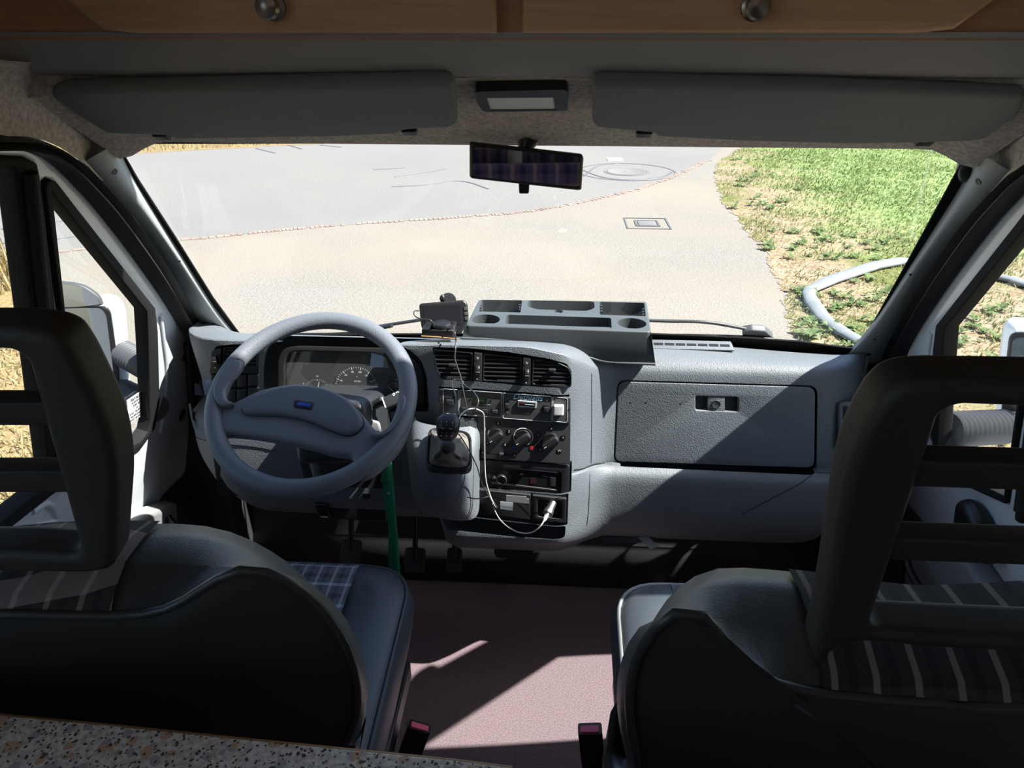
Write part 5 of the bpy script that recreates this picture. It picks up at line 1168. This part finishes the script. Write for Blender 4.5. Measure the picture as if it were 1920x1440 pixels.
# ================================================================ seats
def make_seat(cx, pr, up, n_, px, name_label):
    """pr: point of the rear backrest plane, up: its direction, px: traced loops of the visible half, side s"""
    s = px['s']; fr = Fr(pr, n_, up)
    seat = thing('driver_seat' if s > 0 else 'passenger_seat', name_label, 'seat', (cx, .95, 0))
    u0 = fr.loc(V((cx, pr[1], pr[2])))[0]
    def half(pts, d, bottom):
        f2 = [fr.px(x, y, d) for x, y in pts]; f2 = [((a-u0)*s, b) for a, b in f2]; f2 = [(0., f2[0][1])]+[q_ for q_ in f2 if q_[0] > .03]
        f2 = f2+bottom; full = [(a, b) for a, b in f2]+[(-a, b) for a, b in reversed(f2)]
        full = full[:-1]; lp_ = scr(full, 5); return [V((a+u0, b, 0)) for a, b in lp_]
    rear = half(px['rear'], 0, px['bot'])
    front = half(px['sil'], -.085, [(a+.003, b) for a, b in px['bot']])
    M = 96
    def start_top(lp_):
        i = min(range(len(lp_)), key=lambda k: abs(lp_[k].x-u0)+(0 if lp_[k].y > 0 else 9)); return lp_[i:]+lp_[:i]
    R_, F_ = resample(start_top(rear), M), resample(start_top(front), M)
    def lay(A, d, sc_=1, cyx=None):
        c_ = V((u0, -.12, 0)); return [fr.w(*(c_+(p-c_)*sc_).to_2d(), d) for p in A]
    mid = [a.lerp(b, .5)+(b-V((u0, -.12, 0))).normalized()*.012 for a, b in zip(R_, F_)]
    loops = [lay(R_, .006, .55), lay(R_, .008, .8), lay(R_, .004, .95), lay(R_, 0)]
    rings('back_board', loops, backboard, seat, True, False, ang=180)
    sl_ = [lay(R_, 0), lay([a.lerp(b, .22)+(b-V((u0, -.12, 0))).normalized()*.008 for a, b in zip(R_, F_)], -.012), lay(mid, -.045), lay(F_, -.085), lay(F_, -.115, .93), lay(F_, -.125, .75)]
    bk = rings('backrest', sl_, leather, seat, False, True, ang=180)
    # plaid strip over the middle of the top
    hw = px['plaid']; idx = [k for k in range(-M//2, M//2) if abs(R_[k].x-u0) < hw+.02 and R_[k].y > -.15]
    rows = []
    for j, A in enumerate(sl_[:5]):
        row = []
        for t_ in range(17):
            uu = u0-hw+2*hw*t_/16; best = None
            pts = [A[k] for k in idx]; L_ = [(fr.loc(p)[0], p) for p in pts]; L_.sort(key=lambda q: q[0])
            for (a, p), (b, q) in zip(L_[:-1], L_[1:]):
                if a <= uu <= b: best = p.lerp(q, (uu-a)/max(b-a, 1e-6)); break
            if best is None: best = L_[0][1] if uu < L_[0][0] else L_[-1][1]
            row.append(best)
        rows.append(row)
    ce = fr.w(u0, -.15, -.06)
    rows = [[p+(p-ce).normalized()*.0035 for p in r] for r in rows]
    gridm('plaid_panel', [rows[0]]+rows[1:], px['mat_back'], seat, ang=180)
    tube('piping', [p+fr.n*.003 for p in loops[-1]], .0042, pipem, seat, 8, True)
    # headrest
    hf = Fr(px['hp'], px['hn']); hu = hf.loc(V((px['hx'], 0, 0)))[0]
    def sym(pts, sl=False):
        my = sum(p_[1] for p_ in pts)/len(pts)
        q = [(hf.px(x, y)[0], hf.px(x, y, -.040 if (sl and y > my) else 0)[1]) for x, y in pts]; q = [((a-hu)*s, b) for a, b in q]; return [(a+hu, b) for a, b in q]+[(hu-a, b) for a, b in reversed(q)]
    bm_y = px['hout'][-1][1]-30
    ho_ = rl([(hu+a, b) for a, b in [(lambda q1, q0: (((q1[0]*.6+q0[0]*.4)-hu)*s, q0[1] if y > bm_y else q1[1]))(hf.px(x, y, -.032), hf.px(x, y, -.003)) for x, y in px['hout']]]+[(hu-a, b) for a, b in reversed([(lambda q1, q0: (((q1[0]*.6+q0[0]*.4)-hu)*s, q0[1] if y > bm_y else q1[1]))(hf.px(x, y, -.032), hf.px(x, y, -.003)) for x, y in px['hout']])], .018, 4)
    S_ = px['slots']; T_ = .018
    def edge_(q, top, d):
        my = sum(p_[1] for p_ in q)/len(q); return [(hf.px(x, y)[0], hf.px(x, y, d)[1]) for x, y in q if (y < my) == top]
    top_ = edge_(S_[0], True, 0); bot_ = edge_(S_[2], False, -.034); bot_ = bot_ if s < 0 else bot_
    def full(l1):
        q = [((a-hu)*s, b) for a, b in l1]; q = [p_ for p_ in q if p_[0] > .02]; return [(hu+a, b) for a, b in q]+[(hu-a, b) for a, b in reversed(q)]
    def prof_(lst): return sorted([((a-hu)*s, b) for a, b in lst], key=lambda q: -q[1])
    side = [q for q in prof_([p_ for k_ in S_ for p_ in (edge_(k_, True, 0)[-1 if s > 0 else (-1)], edge_(k_, False, 0)[0])]) if q[0] > .03]
    tp = [q for q in prof_(top_) if q[0] > .02]; bt = sorted([q for q in prof_(bot_) if q[0] > .02], key=lambda q: -q[0])
    hole = sorted(tp, key=lambda q: q[0])+bt
    plate('headrest', hf, [ho_, rl([(hu+a, b) for a, b in hole]+[(hu-a, b) for a, b in reversed(hole)], .012, 4)], .034, headm, seat, .008, 0, 5)
    hr = [c_ for c_ in bpy.data.objects if c_.parent == seat and c_.name.startswith('headrest')][0]
    for A_, B_ in ((S_[0], S_[1]), (S_[1], S_[2])):
        vt = max(q[1] for q in edge_(A_, False, -T_)); vb = min(q[1] for q in edge_(B_, True, 0))-.005; wd_ = max(abs(a-hu) for a, b in hole)+.003
        wt_ = max(abs(q[0]-hu) for q in edge_(A_, False, 0))+.012; wb_2 = max(abs(q[0]-hu) for q in edge_(B_, True, 0))+.012
        plate('slat', hf, [[(hu-wb_2, vb), (hu+wb_2, vb), (hu+wt_, vt), (hu-wt_, vt)]], T_, headm, hr, .003, -.004, 3)
    # cushion
    zt = px['zt']; cy0, cy1 = .54, px['cf']; hwid = px['cw']; cx = px['cc']
    def cl_(wd, y0, y1, z, r=.09):
        q = rl([(cx-wd, y0), (cx+wd, y0), (cx+wd*.97, y1), (cx-wd*.97, y1)], r, 7); return [V((a, b, z+(b-y0)*.03)) for a, b in q]
    CL = [cl_(hwid-.04, cy0, cy1-.03, zt-.15), cl_(hwid-.01, cy0, cy1-.01, zt-.12), cl_(hwid, cy0, cy1, zt-.06), cl_(hwid-.012, cy0, cy1-.008, zt-.018)]
    CT = [CL[-1], cl_(hwid-.03, cy0+.01, cy1-.025, zt-.001, .08), cl_(hwid-.075, cy0+.04, cy1-.06, zt+.006, .06), cl_(hwid-.11, cy0+.06, cy1-.09, zt-.002, .05), cl_(hwid-.18, cy0+.1, cy1-.15, zt-.004, .03)]
    rings('cushion', CL+CT[1:], leather, seat, ang=180)
    # plaid centre of the cushion
    rows = []
    for i in range(15):
        y = cy0+.02+(cy1+.004-cy0-.02)*i/14; row = []
        for j in range(13):
            x = cx-.118+.236*j/12; e = max(0, (y-(cy1-.05))/.055); row.append(V((x, y, zt+.0065+(y-cy0)*.03-.030*e*e)))
        rows.append(row)
    gridm('plaid_cushion_panel', rows, px['mat_cush'], seat, ang=180)
    tube('cushion_piping', [p+V((0, 0, .001)) for p in CL[-1]], .0038, px['pipe'], seat, 8, True)
    box('pedestal', (cx-.18, .58, .0), (cx+.18, .98, zt-.15), mdark, seat, .02)
    for q in (-1, 1): box('slide_rail', (cx+q*.205-.010, .52, zt-.22), (cx+q*.205+.010, 1.0, zt-.175), blackp, seat, .004)
    return seat, fr
pb = ((.030, .031, .033), (.010, .010, .013), (.36, .30, .31)); pc2 = ((.075, .085, .10), (.018, .022, .032), (.30, .34, .40))
mbL = plaid('plaid back left', (1, 0, 0), (0, 0, 1), .0255, .0867, *pb); mbR = plaid('plaid back right', (1, 0, 0), (0, 0, 1), .034, .0952, *pb)
mcu = plaid('plaid cushion', (1, 0, 0), (0, 1, 0), .030, .052, *pc2)
nL = V((.15, -1, -.22)).normalized(); upL = V((0, -.22, 1)).normalized()
seatL = dict(s=1, plaid=.10, mat_back=mbL, mat_cush=mcu, pipe=pipem, hx=-.43, hp=(-.43, .40, 1.20), hn=V((.06, -.99, -.12)), zt=.62, cf=1.075, cw=.238, cc=-.437, bot=[(.262, -.20), (.240, -.30), (.20, -.39), (.12, -.42)],
    rear=[(0, 1143), (120, 1147), (230, 1148), (300, 1140), (350, 1118), (400, 1085), (440, 1066), (475, 1062), (520, 1073), (560, 1096), (605, 1136), (650, 1205), (670, 1280), (668, 1340), (645, 1400)],
    sil=[(20, 1016), (180, 1008), (250, 1009), (330, 1009), (400, 1016), (450, 1030), (500, 1052), (560, 1090), (610, 1138), (650, 1196), (672, 1275), (672, 1340), (655, 1400)],
    hout=[(30, 571), (70, 573), (112, 580), (140, 594), (165, 630), (205, 712), (228, 775), (238, 850), (248, 1052), (240, 1068), (200, 1075), (60, 1072)],
    slots=[[(0, 661), (25, 663), (47, 680), (62, 735), (0, 734)], [(0, 792), (78, 796), (92, 862), (0, 861)], [(0, 918), (108, 923), (121, 986), (0, 979)]])
sL, frL = make_seat(-.43, V((-.43, .44, 1.03)), upL, nL, seatL, 'driver seat with dark leather back, plaid centre and slotted headrest, on the left')
nR = V((0, -1, -.22)).normalized(); upR = V((0, -.22, 1)).normalized()
seatR = dict(s=-1, plaid=.118, mat_back=mbR, mat_cush=mcu, pipe=pipew, hx=.385, hp=(.385, .38, 1.18), hn=V((0, -.99, -.12)), zt=.62, cf=1.06, cw=.237, cc=.392, bot=[(.265, -.18), (.255, -.32), (.225, -.42), (.15, -.45)],
    rear=[(1920, 1322), (1800, 1314), (1600, 1300), (1520, 1290), (1440, 1268), (1400, 1245), (1360, 1200), (1330, 1160), (1308, 1142), (1285, 1138), (1255, 1146), (1220, 1180), (1192, 1230), (1180, 1290), (1183, 1360), (1195, 1440)],
    sil=[(1900, 1150), (1760, 1135), (1560, 1118), (1480, 1108), (1380, 1100), (1330, 1102), (1300, 1110), (1262, 1130), (1225, 1165), (1196, 1215), (1180, 1285), (1181, 1360), (1190, 1430)],
    hout=[(1900, 662), (1740, 660), (1692, 664), (1662, 676), (1635, 702), (1602, 760), (1580, 825), (1566, 900), (1556, 980), (1540, 1080), (1522, 1165), (1526, 1186), (1560, 1198), (1700, 1212), (1880, 1222)],
    slots=[[(1900, 770), (1800, 766), (1768, 780), (1746, 838), (1900, 850)], [(1900, 918), (1726, 912), (1700, 982), (1900, 992)], [(1900, 1060), (1680, 1051), (1661, 1116), (1900, 1128)]])
sR, frR = make_seat(.385, V((.385, .425, 1.05)), upR, nR, seatR, 'passenger seat with dark leather back, plaid centre and slotted headrest, on the right')

# belt buckles
def buckle(px_top, label, z, lean, w_=.021):
    p = P(*px_top, Z=z); t = thing('belt_buckle', label, 'belt buckle', (p.x, p.y, z), 'seat belt buckles'); ax = V(lean).normalized(); f = Fr(p, ax, (0, 1, 0))
    q = [(-w_, -.013), (w_, -.013), (w_, .013), (-w_, .013)]; rr = rl(q, .005, 3)
    rings('body', [[f.w(a*.75, b*.8, -.20) for a, b in rr], [f.w(a, b, -.05) for a, b in rr], [f.w(a, b, 0) for a, b in rr]], blackp, t, ang=50)
    plate('release_button', f, [rl([(-w_*.8, -.010), (w_*.8, -.010), (w_*.8, .005), (-w_*.8, .005)], .002)], .008, redbutton, t, .001, .003)
    return t
buckle((787, 1362), 'red-topped black belt buckle beside the driver seat', .40, (.35, .35, 1))
buckle((1106, 1366), 'red-topped black belt buckle beside the passenger seat', .46, (-.12, .12, 1))

# worktop at the left bottom
WZ = 1.06
wt = thing('worktop', 'speckled grey stone-look worktop edge at the bottom left', 'worktop', (-.6, .2, WZ))
ws = mat('speckled worktop', (.42, .39, .37), .4); n = ws.node_tree.nodes; l = ws.node_tree.links; b = n['Principled BSDF']; tc = N(ws, 'ShaderNodeTexCoord')
def speck(scale, lo, hi, rnd): 
    v = N(ws, 'ShaderNodeTexVoronoi', Scale=scale); v.inputs['Randomness'].default_value = 1; m_ = N(ws, 'ShaderNodeMath', operation='LESS_THAN'); m_.inputs[1].default_value = hi
    nz = N(ws, 'ShaderNodeTexNoise', Scale=scale*1.6, Detail=2.0); mx = N(ws, 'ShaderNodeMix', data_type='VECTOR'); 
    ad = N(ws, 'ShaderNodeVectorMath', operation='MULTIPLY_ADD'); ad.inputs[1].default_value = (rnd, rnd, rnd); l.new(nz.outputs['Color'], ad.inputs[0]); l.new(tc.outputs['Object'], ad.inputs[2]); l.new(ad.outputs[0], v.inputs['Vector'])
    l.new(v.outputs['Distance'], m_.inputs[0]); return m_, v
last = None
base_n = N(ws, 'ShaderNodeTexNoise', Scale=260.0, Detail=3.0); br = N(ws, 'ShaderNodeValToRGB'); br.color_ramp.elements[0].color = (.52, .49, .47, 1); br.color_ramp.elements[1].color = (.85, .81, .77, 1); br.color_ramp.elements[0].position = .35; br.color_ramp.elements[1].position = .65
l.new(tc.outputs['Object'], base_n.inputs['Vector']); l.new(base_n.outputs[0], br.inputs[0]); last = br.outputs[0]
for sc2, hi, colr, rn in ((75, .32, (.42, .42, .44), .012), (60, .27, (.62, .42, .30), .016), (190, .25, (.06, .06, .07), .006), (230, .24, (.12, .10, .10), .005)):
    m_, v = speck(sc2, 0, hi, rn); x = N(ws, 'ShaderNodeMix', data_type='RGBA'); x.inputs[7].default_value = (*colr, 1); l.new(m_.outputs[0], x.inputs[0]); l.new(last, x.inputs[6]); last = x.outputs[2]
l.new(last, b.inputs['Base Color'])
e_ = [P(*q, Z=WZ) for q in [(-200, 1312), (0, 1339), (200, 1358), (450, 1384), (700, 1409), (850, 1424), (960, 1438)]]
TPf = Fr((0, 0, WZ), (0, 0, 1), (0, 1, 0))
lp_ = [(-1.04, e_[0].y+.01)]+[(p.x, p.y) for p in e_]+[(.02, .30), (.02, -.4), (-1.04, -.4)]
plate('slab', TPf, [lp_], .03, ws, wt, .002, 0)
tube('edge_strip', [V((p.x, p.y+.001, WZ-.007)) for p in e_], .004, edgewood, wt, 8)
box('cabinet', (-1.04, -.38, .0), (-.02, .33, WZ-.032), woodf, wt, .004)

# pedals and tunnel bracket
for x, y, lb in ((658, 1035, 'leftmost of the three dark pedals in the driver footwell'), (778, 1050, 'middle of the three dark pedals in the driver footwell'), (852, 1050, 'rightmost of the three dark pedals in the driver footwell')):
    p = P(x, y, Y=1.60); t = thing('pedal', lb, 'pedal', tuple(p), 'foot pedals'); f = Fr(p, (0, -.8, .6)); wv = .030 if x != 852 else .022
    plate('pad', f, [rl([(-wv, -.035), (wv, -.035), (wv, .035), (-wv, .035)], .012, 4)], .014, dashd, t, .004, .007, 3)
    for k in range(5): multi('tread', [boxg(f, -wv*.8, -.025+.012*k, wv*.8, -.021+.012*k, .006, .009)], blackp, t)
    tube('arm', [p, p+V((0, .05, .12)), p+V((0, .05, .26))], .008, blackp, t, 8)
br_ = thing('floor_bracket', 'dark bracket on the floor below the console', 'bracket', tuple(P(990, 1090, Z=0)))
q = P(992, 1085, Z=0); rings('post', [[q+V((cos(a)*r, .03+sin(a)*r*.6, z)) for a in [2*pi*k/16 for k in range(16)]] for r, z in ((.05, 0), (.035, .02), (.026, .06), (.03, .14), (.05, .19))], mdark, br_)
for dx in (-.035, .04): lathe('bolt', q+V((dx, -.0, .0)), (0, 0, 1), [(.006, 0), (.006, .006), (0, .007)], chrome, br_, 8)
# under-dash wiring flap
fp = thing('wiring_flap', 'folded grey cable tape hanging under the passenger dash edge', 'tape', tuple(P(1180, 1012, Y=1.52)))
f = Fr(P(1170, 1012, Y=1.50), (0, -.8, .6)); plate('tape', f, [rl(f.pxs([(1120, 1004), (1230, 1006), (1222, 1016), (1140, 1018)]), .003)], .008, panelg, fp, .002, 0); plate('tape_tail', f, [f.pxs([(1196, 1008), (1214, 1006), (1236, 1024), (1220, 1030)])], .002, tape, fp, 0, .002)

# ================================================================ camper behind the camera (seen in the mirror)
curt = plaid('curtain plaid', (1, 0, 0), (0, 0, 1), .16, .26, (.13, .10, .17), (.02, .02, .07), (.42, .30, .22))
for i, x in enumerate((-.62, .05, .68)):
    rows = [[V((x-.26+.52*k/26, -3.05+.02*sin(k*1.3), z)) for k in range(27)] for z in (.85, 1.9)]
    o = gridm('curtain', rows, curt, thick=.002); tag(o, ['plaid curtain at the rear, right end in the mirror', 'plaid curtain at the rear, middle of the mirror', 'plaid curtain at the rear, left end in the mirror'][i], 'curtain', 'plaid curtains')
bn = thing('bench', 'dark rear bench seen only in the mirror', 'bench', (0, -2.7, 0)); box('base', (-1.0, -3.0, 0), (1.0, -2.3, .42), woodf, bn, .01); box('cushion', (-1.0, -3.0, .42), (1.0, -2.28, .56), curt, bn, .04, 4); box('back_cushion', (-1.0, -3.02, .56), (1.0, -2.88, .95), curt, bn, .04, 4)
